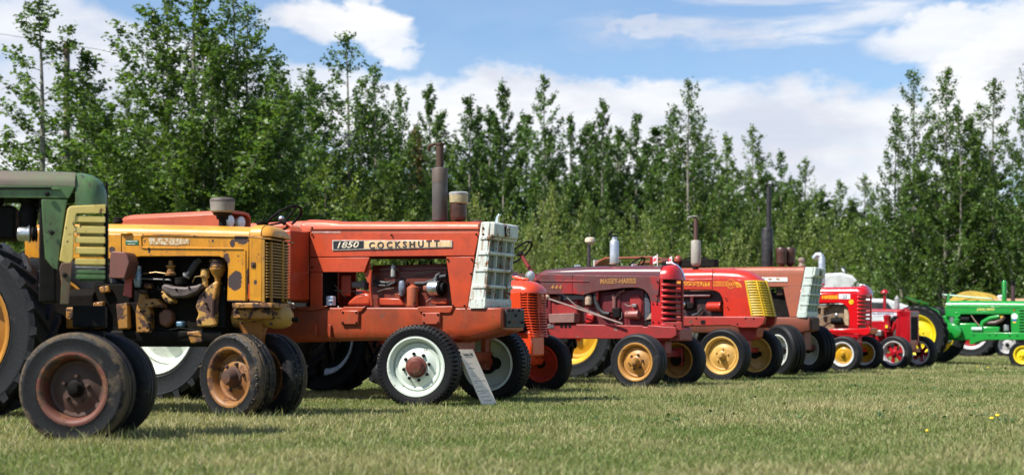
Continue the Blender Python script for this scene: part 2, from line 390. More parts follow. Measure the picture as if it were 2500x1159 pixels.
    if mud:                                     # cakes of dried mud and straw pressed into the tread
        rd = random.Random(seed); mm = MB()
        for i in range(1700):
            a = rd.random()*2*PI; y = rd.choice((-.30, -.26, -.22, .26, -.02, -.40))*w+rd.gauss(0, .013); r = R-.020+rd.random()*.012-(.016 if abs(y) > .35*w else 0)
            if math.sin(a*3+seed)+math.sin(a*7+1)*.6 < -.9: continue
            q = rd.uniform(.004, .012)
            mm.ell((r*math.cos(a), y, r*math.sin(a)), q*rd.uniform(.6, 1.2), q*rd.uniform(.6, 1.8), q*rd.uniform(.6, 1.2), 5, 4)
        o = mm.build('caked_mud', MUD, e, 0, 60); o['kind'] = 'stuff'
    return e
def front_pair(T, ht, R, *a, yaw=0.0, yaw2=None, z=None, **kw):
    zz = R-.012 if z is None else z; px, py = (ht*math.sin(R_(yaw)), ht*math.cos(R_(yaw))) if ht < .3 else (0, ht)   # twin wheels turn about their post
    w = wheel(T, 'front_wheel', (px, -py, zz), R, *a, yaw=yaw, **kw)
    copy_tree(w, T.e, (-px, py, zz), PI+R_(yaw if yaw2 is None else yaw2))
    return w
def rear_pair(T, x, ht, R, *a, z=None, **kw):
    w = wheel(T, 'rear_wheel', (x, -ht, (R-.015 if z is None else z)), R, *a, **kw)
    copy_tree(w, T.e, (x, ht, (R-.015 if z is None else z)), PI)
    T.part('rear_axle', MB().cyl((x, -ht+.05, R-.01), (x, ht-.05, R-.01), .075, n=14), BLACK)
    return w
def steering_wheel(T, c, tilt, R, mat=BLACK, spokes=3, col_to=None, colmat=None):
    """c = hub, tilt = how far the ring leans back from level (degrees)"""
    ax = Vector((math.sin(R_(tilt))*-1, 0, math.cos(R_(tilt)))); u = Vector((0, 1, 0)); w = ax.cross(u); c = Vector(c)
    m = MB().torus(c, ax, R, .014, 36, 8)
    o = T.part('steering_wheel', m, mat)
    q = MB()
    for i in range(spokes):
        a = 2*PI*i/spokes+.5; d = u*math.cos(a)+w*math.sin(a); q.tube([c-ax*.03, c-ax*.02+d*R*.5, c+d*R], [.012, .010, .009], 6)
    q.lathe([(.035, -.05), (.04, -.02), (.03, .0), (.005, .01)], c, ax, 14)
    q.build('spokes', mat, o)
    if col_to: T.part('steering_column', MB().tube([c-ax*.03, Vector(col_to)], [.022, .03], 10), colmat or mat)
def pan_seat(T, x, z, mat):
    m = MB(); rr = []
    for k in range(5):
        q = .24*(1-.22*k); rr.append([(x+q*1.0*math.cos(2*PI*i/18), q*.95*math.sin(2*PI*i/18), z+.10-.045*k*(1-.08*k)+.07*max(0, -math.cos(2*PI*i/18))*(1-k/5)) for i in range(18)])
    m.rings(rr)
    T.part('seat', m, mat); T.part('seat_spring', MB().box(x-.05, x+.35, -.03, .03, z-.14, z-.11).box(x-.04, x+.0, -.03, .03, z-.12, z-.02), BLACK)
def fender(T, x0, x1, v0, v1, zt, zb, mat, p=3.5, side=-1, name='fender'):
    m = MB(); R = []; 
    prof = [(x0, zb), (x0+.02, zb+(zt-zb)*.6), (x0+.10, zt-.05), (x0+.22, zt), (x1-.25, zt-.005), (x1-.05, zt-.03), (x1, zt-.09)]
    ins = [(a+.0*0, b-.025) for a, b in prof]
    pr = prof+ins[::-1]
    ya, yb = side*v0, side*v1
    m.prism(pr, ya, yb)
    return T.part(name, m, mat, .008)
def gearbox(T, x0, x1, mat, z0=.48, z1=.95, hw=.2):
    T.part('transmission', MB().rings([[(x, -hw*q, z0+.04), (x, -hw*q*.8, z0), (x, hw*q*.8, z0), (x, hw*q, z0+.04), (x, hw*q, z1-.05), (x, hw*q*.7, z1), (x, -hw*q*.7, z1), (x, -hw*q, z1-.05)] for x, q in ((x0-.25, 1.1), (x0+.15, 1.3), (x0+.5, 1.0), (x1, .95))]), mat, .01)
def bolt_row(T, pts, v, mat, r=.009, parent=None, name='bolt'):
    me = None
    for a in pts:
        x, z = T.P(*a, v)
        if me is None:
            o = MB().lathe([(r, .002), (r, -.006), (r*.6, -.009), (.001, -.0095)], (0, 0, 0), (0, 1, 0), 6).build(name, mat, parent or T.e); me = o.data
        else: o = bpy.data.objects.new(name, me); COL.objects.link(o); o.parent = parent or T.e
        o.location = (x, -v, z)
def stuff_tubes(T, name, paths, r, mat, n=6):
    for p in paths: T.part(name, MB().tube(p, r, n), mat)
# ------------------------------------------------------------------ ground and grass
def gz(x, y):
    """gentle fall of the meadow towards the far right end of the row"""
    return -.10*np.exp(-(((x-12.5)/3.0)**2+((y-32.0)/3.5)**2))
def mesh_np(name, co, loops, starts, mat, cols=None, parent=None):
    me = bpy.data.meshes.new(name)
    me.vertices.add(len(co)); me.vertices.foreach_set('co', np.ascontiguousarray(co, np.float32).ravel())
    me.loops.add(len(loops)); me.loops.foreach_set('vertex_index', np.ascontiguousarray(loops, np.int32))
    me.polygons.add(len(starts)); me.polygons.foreach_set('loop_start', np.ascontiguousarray(starts, np.int32))
    me.update(calc_edges=True)
    if cols is not None:
        at = me.color_attributes.new('tone', 'FLOAT_COLOR', 'POINT')
        c4 = np.ones((len(co), 4), np.float32); c4[:, :3] = cols; at.data.foreach_set('color', c4.ravel())
    me.materials.append(mat)
    o = bpy.data.objects.new(name, me); COL.objects.link(o)
    if parent: o.parent = parent
    return o
def ground():
    m, N, b = base_mat('meadow')
    tc = N.new('ShaderNodeTexCoord').outputs['Object']
    a = N.noise(tc, .35, 6, .6); c = N.noise(tc, 2.2, 8, .65); f = N.noise(tc, 45, 6, .7)
    col = N.mix(N.ramp(a, .35, .65), (.15, .17, .06), (.20, .19, .09))
    col = N.mix(N.ramp(c, .4, .7), col, (.12, .14, .05)); col = N.mix(N.math('MULTIPLY', N.ramp(f, .3, .7), .5), col, (.09, .10, .035))
    N.put(b, 'Base Color', col); N.put(b, 'Roughness', .95); b.inputs['Specular IOR Level'].default_value = .1
    N.put(b, 'Normal', N.new('ShaderNodeBump', Height=f, Strength=.6, Distance=.03).outputs[0])
    xs = np.concatenate([[-1500, -500, -200, -90], np.linspace(-50, 60, 90), [100, 220, 500, 1500]]); ys = np.concatenate([[-300, -60, -10], np.linspace(0, 90, 80), [130, 250, 600, 2500]])
    X, Y = np.meshgrid(xs, ys); co = np.stack([X, Y, gz(X, Y)], -1).reshape(-1, 3); nx = len(xs)
    i, j = np.meshgrid(np.arange(nx-1), np.arange(len(ys)-1)); k = (j*nx+i).ravel()
    q = np.stack([k, k+1, k+nx+1, k+nx], 1).ravel()
    tag(mesh_np('ground', co, q, np.arange(0, len(q), 4), m), kind='structure')
def leaf_mat(name, trans, rough=.5, spec=.35, hue=(1, 1, 1)):
    m, N, b = base_mat(name)
    at = N.new('ShaderNodeAttribute', {'attribute_name': 'tone'}).outputs['Color']
    col = N.mix(1.0, at, hue, 'MULTIPLY')
    N.put(b, 'Base Color', col); N.put(b, 'Roughness', rough); b.inputs['Specular IOR Level'].default_value = spec
    tr = N.new('ShaderNodeBsdfTranslucent', Color=N.mix(1.0, col, (1.15, 1.2, .55), 'MULTIPLY'))
    mx = N.new('ShaderNodeMixShader', i0=trans, i1=b.outputs[0], i2=tr.outputs[0])
    N.l.new(mx.outputs[0], N.n['Material Output'].inputs[0])
    return m
rng = np.random.default_rng(7)
def lowfreq(x, y):
    v = np.zeros_like(x)
    for fx, fy, p, a in ((.9, .35, .3, 1), (-.5, 1.1, 1.7, .9), (2.1, -1.3, .2, .7), (1.4, 2.6, 2.2, .6), (4.3, 1.1, .9, .45), (-3.1, 4.9, 4.0, .45), (7.9, 5.2, 1.1, .35), (-9.0, 6.6, 3.0, .3)):
        v += a*np.sin(fx*x+fy*y+p)
    return v/2.2
WHEELS = [(-2.66, 8.93), (-2.5, 9.25), (-2.13, 11.35), (-1.85, 11.7), (-.86, 13.25), (-.04, 14.6), (1.57, 17.6), (2.25, 18.8), (3.06, 20.5), (3.75, 21.7), (4.42, 23.2), (-4.3, 11.3), (-3.46, 14.4)]
def grass():
    CO, LP, ST, CC = [], [], [], []; base = 0; ls = 0
    for (y0, y1, dens, wd, hh, seg) in ((5.4, 9.5, 6500, .0028, .034, 2), (9.5, 14.5, 4200, .0036, .036, 2), (14.5, 24, 1800, .0055, .038, 1), (24, 50, 480, .011, .042, 1)):
        n = int((y1-y0)*((y0+y1)*.39+2)*dens)
        y = y0+(y1-y0)*rng.random(n)**.95; x = (rng.random(n)*2-1)*(y*.39+1.0); tall = np.ones(n)
        for wx, wy in WHEELS:                       # unmown tufts left standing against the tyres
            if y0 <= wy < y1:
                k = 420 if seg == 2 else 200
                x = np.concatenate([x, wx+rng.normal(.02, .17, k)]); y = np.concatenate([y, wy-.10+rng.normal(0, .09, k)]); tall = np.concatenate([tall, rng.uniform(1.3, 2.3, k)])
        for _ in range(int(60*(y1-y0)/4)):          # scattered longer clumps
            cy = rng.uniform(y0, y1); cx = rng.uniform(-1, 1)*(cy*.39+.8); k = int(rng.integers(25, 90))
            x = np.concatenate([x, cx+rng.normal(0, .06, k)]); y = np.concatenate([y, cy+rng.normal(0, .06, k)]); tall = np.concatenate([tall, rng.uniform(1.1, 1.9, k)])
        n = len(x)
        lf = lowfreq(x, y); lf2 = lowfreq(x*3.3+9, y*3.3)
        keep = rng.random(n) < .72+.28*np.clip(lf2+.4, 0, 1); keep |= tall > 1; x, y, lf, lf2, tall = x[keep], y[keep], lf[keep], lf2[keep], tall[keep]; n = len(x)
        h = hh*(.55+.9*rng.random(n)**1.5)*(1+.28*lf); h *= np.where(rng.random(n) < .03, 1.6, 1)*tall
        a = rng.random(n)*2*PI; lean = h*(.15+.75*rng.random(n)); la = rng.random(n)*2*PI
        w = wd*(.6+.8*rng.random(n)); z = gz(x, y)-.002
        dx, dy = np.cos(a)*w, np.sin(a)*w; lx, ly = np.cos(la)*lean, np.sin(la)*lean
        dry = np.clip(.45+.25*lf+.34*lf2*.6+rng.normal(0, .30, n), 0, 1)[:, None]
        g = np.array([.130, .190, .048])*(.6+.8*rng.random((n, 1))); d = np.array([.455, .40, .215])*(.55+.7*rng.random((n, 1)))
        col = g*(1-dry)+d*dry
        p0 = np.stack([x-dx, y-dy, z], 1); p1 = np.stack([x+dx, y+dy, z], 1); tip = np.stack([x+lx, y+ly, z+h], 1)
        if seg == 2:
            m0 = np.stack([x-dx*.75+lx*.35, y-dy*.75+ly*.35, z+h*.62], 1); m1 = np.stack([x+dx*.75+lx*.35, y+dy*.75+ly*.35, z+h*.62], 1)
            co = np.stack([p0, p1, m1, m0, tip], 1).reshape(-1, 3); nv = 5
            lp = (np.arange(n)[:, None]*5+np.array([0, 1, 2, 3, 3, 2, 4])).ravel()+base
            st = (np.arange(n)[:, None]*7+np.array([0, 4])).ravel()+ls
        else:
            co = np.stack([p0, p1, tip], 1).reshape(-1, 3); nv = 3
            lp = np.arange(n*3)+base; st = np.arange(n)*3+ls
        CO.append(co); LP.append(lp); ST.append(st); CC.append(np.repeat(col, nv, 0)); base += n*nv; ls += len(lp)
    o = mesh_np('grass', np.concatenate(CO), np.concatenate(LP), np.concatenate(ST), leaf_mat('grass_blade', .35, .55, .25), np.concatenate(CC))
    tag(o, 'mown meadow grass with dry straw coloured tips', 'grass', kind='stuff')
def weeds():
    """broad-leaved weeds dotted through the lawn"""
    co, cc = [], []
    n = 330
    for i in range(n):
        s = math.exp(rng.uniform(math.log(105), math.log(330))); y = F/s; px = rng.uniform(1150, 2500) if rng.random() < .85 else rng.uniform(0, 1200); x = (px-CX)/s
        if s > 200 and rng.random() < .6: continue
        for k in range(rng.integers(3, 8)):
            a = rng.random()*2*PI; r = rng.uniform(.03, .085); L = rng.uniform(.02, .045); tilt = rng.uniform(.1, .9)
            cx, cy = x+math.cos(a)*r, y+math.sin(a)*r; z = gz(x, y)+rng.uniform(.02, .05)
            u = np.array([math.cos(a)*math.cos(tilt), math.sin(a)*math.cos(tilt), math.sin(tilt)]); v = np.array([-math.sin(a), math.cos(a), 0])
            c = np.array([cx, cy, z]); co += [c-u*L*.6, c+v*L*.55, c+u*L*.6, c-v*L*.55]; cc += [np.array([.045, .095, .025])*rng.uniform(.6, 1.5)]*4
    co = np.array(co); m = len(co)
    o = mesh_np('weeds', co, np.arange(m), np.arange(0, m, 4), leaf_mat('weed_leaf', .2), np.array(cc)); tag(o, 'dark broad leaved weeds scattered in the grass', 'weeds', kind='stuff')
ground(); grass(); weeds()
YELLOW_PETAL = simple('dandelion_yellow', (.75, .52, .02), .6, var=.15, bump=0); STALK = simple('flower_stalk', (.10, .14, .03), .6)
for i, (px, py, lab) in enumerate(((2421, 1021, 'left one of two yellow dandelions close together in the open grass'), (2435, 1014, 'right one of two yellow dandelions close together in the open grass'),
                    (2263, 1052, 'pale yellow dandelion bud alone in the open grass'), (2385, 893, 'tiny yellow dandelion in front of the green tractor, leftmost of two'), (2412, 896, 'tiny yellow dandelion in front of the green tractor, rightmost of two'))):
    s = (py-HZ)/(CH-.05); p = world_at(px, py, s); e = tag(empty('dandelion', (p.x, p.y, float(gz(p.x, p.y)))), lab, 'flower', 'dandelions in the grass')
    r = .017 if i != 2 else .011
    MB().lathe([(.004, 0), (r*.6, .004), (r, .010), (r*.8, .016), (.004, .019)], (0, 0, .045), (0, -.3, 1), 14).build('flower_head', YELLOW_PETAL, e)
    MB().tube([(0, 0, 0), (.004, 0, .025), (0, 0, .047)], .0025, 5).build('stalk', STALK, e)
p = world_at(1347, 952, 206); e = tag(empty('grass_stalk', (p.x, p.y, 0)), 'tall dry yellow seed stalk standing before the red wheel rim', 'plant')
MB().tube([(0, 0, 0), (.01, 0, .12), (-.012, 0, .26)], .003, 5).build('stalk', simple('dry_stalk', (.42, .34, .10), .7), e)
MB().ell((-.012, 0, .27), .008, .008, .02, 6, 5).build('seed_head', simple('seed_head', (.5, .42, .2), .8), e)

# ------------------------------------------------------------------ trees
BARK = simple('poplar_bark', (.20, .185, .15), .85, var=.45, scale=9, bump=.5); BARKD = simple('grey_brown_bark', (.10, .085, .068), .9, var=.45, scale=9, bump=.5)
LEAFM = leaf_mat('poplar_leaf', .46, .42, .40, (1.12, 1.10, 1.10))
def leaves(pts, dirs, size, tone, seed, up=.35):
    """leaf-sized folded diamonds around given points"""
    r = np.random.default_rng(seed); n = len(pts)
    nrm = r.normal(size=(n, 3)); nrm[:, 2] = np.abs(nrm[:, 2])*.8+up; nrm /= np.linalg.norm(nrm, axis=1)[:, None]
    u = r.normal(size=(n, 3)); u[:, 2] -= .3; u -= nrm*(u*nrm).sum(1)[:, None]; u /= np.linalg.norm(u, axis=1)[:, None]; v = np.cross(nrm, u)
    L = size*(.6+.7*r.random(n))[:, None]
    fold = nrm*L*.10
    co = np.stack([pts-u*L*.5, pts+v*L*.38+fold, pts+u*L*.6, pts-v*L*.38+fold], 1).reshape(-1, 3)
    k = np.arange(n)[:, None]*4; lp = (k+np.array([0, 1, 2, 0, 2, 3])).ravel(); st = np.arange(0, n*6, 3)
    c = np.array(tone)[None]*(.55+.85*r.random((n, 1)))*(1+np.array([.35, .12, -.1])*(r.random((n, 1))-.35))
    return co, lp, st, np.repeat(c, 4, 0)
def make_tree(seed, h, cr, base, nbr, nleaf, leaf, tone, shape='poplar', bark=BARK, stems=1, airy=.5):
    """tapered trunk whose limbs sweep up to a crown envelope, each limb a plume of twigs; leaves sit along the twigs, so the crown has gaps and clumps"""
    r = random.Random(seed); npr = np.random.default_rng(seed)
    tm = MB(); P = []; W = []
    lump = [(r.uniform(0, 2*PI), r.uniform(.1, .9), r.uniform(.10, .28)) for _ in range(7)]
    def env(q, az, k):
        """crown radius at height fraction q of the crown"""
        if shape == 'spruce': e = (1-q)+.04
        elif shape == 'round': e = math.sin(PI*min(1, .22+.74*q))**.6
        else: e = min(1, .55+q*1.9)*(1-max(0, (q-.16)/.84)**2.1)**.9+.02
        for la, lq, lw in lump: e *= 1+lw*(1 if math.cos(az-la) > 0 else -.6)*abs(math.cos(az-la))*math.exp(-((q-lq)/.16)**2)
        return cr*k*e
    for st in range(stems):
        ox, oy = (0, 0) if st == 0 else (r.uniform(-.5, .5)*cr, r.uniform(-.4, .4)*cr); hh = h*(1 if st == 0 else r.uniform(.74, .95)); k = 1 if st == 0 else .75
        bx, by = r.uniform(-.025, .025)*h, r.uniform(-.025, .025)*h
        def tp(t): return Vector((ox*min(1, t*2.2)+bx*math.sin(t*2.6), oy*min(1, t*2.2)+by*math.sin(t*2.1), t*hh))
        r0 = .0085*h*(1 if st == 0 else .7)
        ts = np.linspace(0, .985, 10); tm.tube([tp(t) for t in ts], [r0*(1-t)**.85+.006 for t in ts], 8)
        nb = nbr if st == 0 else int(nbr*.6)
        for i in range(nb):
            q = ((i+r.random())/nb)**.95; zt = base+(1-base)*q; az = i*2.399+r.uniform(-.6, .6)
            R = env(q, az, k)*r.uniform(.62, 1.12)*(1.25 if r.random() < .08 else 1)
            rise = {'poplar': r.uniform(.75, 1.35), 'round': r.uniform(.35, 1.0), 'spruce': r.uniform(-.25, .05)}[shape]
            zb = max(.03, zt-R*rise/hh); p0 = tp(min(zb, .97)); tip = tp(min(zt, .99))+Vector((math.cos(az)*R, math.sin(az)*R, 0))
            mid = p0.lerp(tip, .5)+Vector((math.cos(az)*R*.10, math.sin(az)*R*.10, -R*.10))
            pts = [p0, p0.lerp(mid, .55)+Vector((r.gauss(0, .03), r.gauss(0, .03), 0)), mid, mid.lerp(tip, .55)+Vector((r.gauss(0, .04), r.gauss(0, .04), .02)), tip]
            L = (tip-p0).length
            br = max(.005, r0*.36*(1-q*.75)); tm.tube(pts, [br, br*.8, br*.55, br*.35, .003], 5)
            d = (tip-mid).normalized(); m = max(4, int(L*9))
            for j in range(m):
                f = .16+.84*(j+r.random())/m; n_ = min(3, int(f*4)); pp = pts[n_].lerp(pts[n_+1], f*4-n_)
                td = (d*.6+Vector((r.gauss(0, .75), r.gauss(0, .75), r.gauss(.25, .5)))).normalized(); tl = (.16+.20*L*(1.1-f))*r.uniform(.5, 1.25)
                P.append((pp, pp+td*tl)); W.append(tl*(.25+r.random()**2*1.6*airy+.75*(1-airy)))
            P.append((tip-d*.1, tip+(d+Vector((0, 0, .5))).normalized()*.22)); W.append(.25)
        top = tp(.97)
        for j in range(10): a = tp(.86+.013*j); P.append((a, a+Vector((r.gauss(0, .5), r.gauss(0, .5), 1)).normalized()*(.45-.02*j))); W.append(.3)
    W = np.array(W); A = np.array([p[0] for p in P]); B = np.array([p[1] for p in P])
    idx = npr.choice(len(P), nleaf, p=W/W.sum()); t = npr.random(nleaf)**.8
    pts = A[idx]+(B-A)[idx]*t[:, None]+npr.normal(0, 1, (nleaf, 3))*(.05 if shape != 'spruce' else .04)
    co, lp, stt, cc = leaves(pts, None, leaf, tone, seed+50)
    # a slight difference of leaf colour from limb to limb
    lim = npr.normal(1, .16, len(P))[idx]; cc = cc*np.clip(np.repeat(lim, 4), .6, 1.5)[:, None]
    return tm, (co, lp, stt, cc), bark
TREE_LIB = {}
def tree_proto(key, *a, **k):
    tm, lv, bark = make_tree(*a, **k)
    me = bpy.data.meshes.new('crown'); o = mesh_np('crown', *lv[:3], LEAFM, lv[3]); cm = o.data; bpy.data.objects.remove(o)
    o = tm.build('trunk', bark); tmesh = o.data; bpy.data.objects.remove(o)
    bpy.data.meshes.remove(me); TREE_LIB[key] = (cm, tmesh, a[1], a[2])
tree_proto('big', 11, 10.5, 2.5, .15, 84, 44000, .088, (0.084, 0.148, 0.034))
tree_proto('twin', 12, 10, 1.9, .12, 62, 29000, .088, (0.082, 0.146, 0.034), stems=2)
tree_proto('thin', 13, 10, 1.6, .20, 48, 17000, .09, (0.089, 0.153, 0.039), stems=2, airy=.9)
tree_proto('a', 14, 10, 1.7, .08, 56, 26000, .10, (0.071, 0.132, 0.032))
tree_proto('b', 15, 10, 1.7, .08, 52, 27000, .10, (0.084, 0.153, 0.040), stems=3)
tree_proto('c', 16, 10, 1.5, .06, 52, 25000, .10, (0.064, 0.123, 0.033), stems=2)
tree_proto('d', 17, 10, 2.0, .12, 60, 30000, .092, (0.075, 0.137, 0.032), stems=3)
tree_proto('pale', 18, 10, 1.7, .07, 50, 25000, .10, (0.112, 0.182, 0.052), stems=3)
tree_proto('spruce', 19, 8, 1.4, .05, 110, 14000, .10, (0.131, 0.114, 0.046), shape='spruce', bark=BARKD)
tree_proto('willow', 21, 4, 2.0, .02, 46, 17000, .078, (0.146, 0.211, 0.048), shape='round', stems=4, bark=BARKD)
tree_proto('shrub', 22, 3.4, 1.9, .02, 44, 15000, .078, (0.180, 0.226, 0.066), shape='round', stems=4, bark=BARKD)
tree_proto('dark_shrub', 23, 3.2, 1.9, .02, 44, 15000, .08, (0.105, 0.165, 0.034), shape='round', stems=4, bark=BARKD)
tcount = [0]
def tree(kind, px, top, hwpx, s, label, name='poplar_tree', cat='tree', group=None):
    """px, top, half width: where its crown stands against the sky in the photo; s = pixels per metre at its distance"""
    cm, tmm, h0, c0 = TREE_LIB[kind]; X, Y = (px-CX)/s, F/s; h = (HZ-top)/s+CH; k = tcount[0]; tcount[0] += 1
    e = tag(empty(name, (X, Y, 0), k*1.7), label, cat, group)
    sz = h/h0; sx = hwpx/s/c0*(1.52 if name == 'poplar_tree' else 1.2)
    for nm, me in (('trunk', tmm), ('crown', cm)):
        o = bpy.data.objects.new(nm, me); COL.objects.link(o); o.parent = e; o.scale = (sx, sx, sz)
TALL = 'tall poplars behind the tractors'; LOW = 'bushes along the foot of the trees'
tree('thin', 75, -8, 150, 96, 'sparse young poplar at the left edge, beside the utility pole', group=TALL)
tree('big', 478, -70, 235, 98, 'largest poplar with a pale trunk, above the yellow tractor', group=TALL)
tree('d', 560, -45, 110, 99, 'leafy poplar standing tight against the right flank of the largest poplar', group=TALL)
tree('twin', 395, -20, 105, 97, 'poplar with arching side limbs against the left flank of the largest poplar', group=TALL)
tree('twin', 612, 12, 120, 95, 'slim poplar crowding the right side of the largest poplar', group=TALL)
tree('thin', 330, 215, 110, 84, 'small airy poplar between the utility pole and the largest poplar', group=TALL)
tree('pale', 225, 205, 85, 56, 'faint pale green poplar seen far behind the utility pole', group=TALL)
tree('pale', 150, 330, 110, 60, 'pale low poplar behind the foot of the utility pole', group=TALL)
tree('d', 700, 190, 70, 74, 'short poplar filling the gap right of the largest poplar', group=TALL)
tree('d', 842, 88, 125, 80, 'broad dark poplar with a pointed top under the white cumulus cloud', group=TALL)
tree('twin', 905, 165, 85, 78, 'bushy poplar joined to the right side of the broad pointed poplar', group=TALL)
for (px, top, hw, s, kind, lab) in (
    (975, 208, 62, 62, 'b', 'twin topped mid green poplar left of the 1850 tractor exhaust stack'), (1040, 212, 58, 60, 'a', 'narrow poplar rising just left of the tall 1850 exhaust stack'),
    (1145, 240, 66, 58, 'c', 'dark poplar right behind the 1850 exhaust stack and air cleaner'), (1236, 208, 60, 60, 'a', 'left half of the tall pair of poplars at the middle of the row'),
    (1325, 188, 66, 62, 'b', 'right half of the tall pair of poplars at the middle of the row'), (1395, 285, 48, 56, 'c', 'low thin poplar just right of the tall middle pair'),
    (1478, 248, 52, 57, 'a', 'slim spire poplar above the maroon tractor'), (1552, 282, 58, 55, 'c', 'shorter poplar left of the tall dark poplar over the red tractors'),
    (1692, 198, 92, 60, 'd', 'tall dark wide poplar over the gold wheeled red tractor'), (1640, 268, 60, 58, 'b', 'left shoulder poplar leaning on the tall dark wide poplar'),
    (1765, 330, 66, 54, 'pale', 'light green poplar at the right foot of the tall dark wide poplar'), (1832, 308, 66, 52, 'pale', 'light green pointed poplar behind the tall black exhaust'),
    (1900, 372, 58, 50, 'b', 'first of the descending pale poplars right of the black exhaust'), (1968, 388, 56, 48, 'pale', 'second of the descending pale poplars right of the black exhaust'),
    (2040, 442, 60, 46, 'pale', 'far pale poplar above the white truck hood'), (2112, 428, 58, 46, 'pale', 'far pale poplar left of the tall right hand poplars'),
    (2165, 500, 50, 48, 'b', 'lowest far poplar in the notch before the right hand poplars'),
    (2222, 176, 78, 66, 'twin', 'leftmost tall poplar of the right hand clump'), (2305, 168, 92, 68, 'twin', 'middle tall poplar of the right hand clump, with two pointed tops'),
    (2372, 320, 60, 64, 'a', 'short poplar between the two tall right hand poplars'), (2438, 196, 74, 68, 'thin', 'tall thin poplar above the exhaust stacks of the green tractor'),
    (2500, 165, 80, 70, 'd', 'dark tall poplar cut by the right edge of the view')):
    tree(kind, px, top, hw, s, lab, group=TALL)
tree('spruce', 1010, 318, 62, 64, 'brownish dying spruce left of the 1850 exhaust stack', 'spruce_tree')
# lower trees standing close behind one another: fill the wall of green
for (px, top, hw, s, kind, lab) in ((330, 330, 95, 70, 'a', 'low poplar left of the pale trunk of the largest poplar'), (560, 330, 100, 72, 'c', 'low poplar right of the pale trunk of the largest poplar'), (640, 300, 80, 66, 'b', 'low poplar under the slim poplar beside the largest one'),
        (760, 260, 75, 66, 'c', 'low poplar leaning out left of the broad pointed poplar'), (1090, 330, 70, 55, 'pale', 'pale low poplar in the gap left of the dark exhaust stack poplar'), (1200, 330, 80, 55, 'b', 'low poplar under the left half of the tall middle pair'),
        (1280, 340, 70, 54, 'c', 'low poplar between the halves of the tall middle pair'), (1430, 360, 70, 53, 'a', 'low poplar left of the slim spire poplar'), (1520, 380, 70, 52, 'pale', 'pale low poplar right of the slim spire poplar'), (1600, 370, 70, 52, 'c', 'low dark poplar left of the tall dark wide poplar'),
        (1720, 400, 80, 50, 'b', 'low poplar under the tall dark wide poplar'), (1860, 440, 70, 48, 'a', 'low poplar right behind the tip of the tall black exhaust'), (1930, 450, 70, 48, 'b', 'low poplar under the descending pale poplars, left one'), (2000, 480, 70, 46, 'c', 'low poplar under the descending pale poplars, right one'),
        (2080, 500, 70, 46, 'b', 'low poplar above the chrome stack of the white truck'), (2330, 400, 90, 60, 'c', 'low poplar under the middle tall right hand poplar'), (2260, 430, 80, 60, 'a', 'low poplar under the leftmost tall right hand poplar'), (2440, 430, 90, 60, 'b', 'low poplar under the tall thin right hand poplar'),
        (900, 330, 100, 66, 'a', 'low poplar left of the brownish dying spruce'), (430, 380, 90, 72, 'b', 'low poplar at the foot of the largest poplar'), (240, 380, 80, 64, 'c', 'low poplar right of the utility pole')):
    tree(kind, px, top-(55 if px < 1750 else 10), hw*1.25, s, lab, group='second rank poplars of the wood')
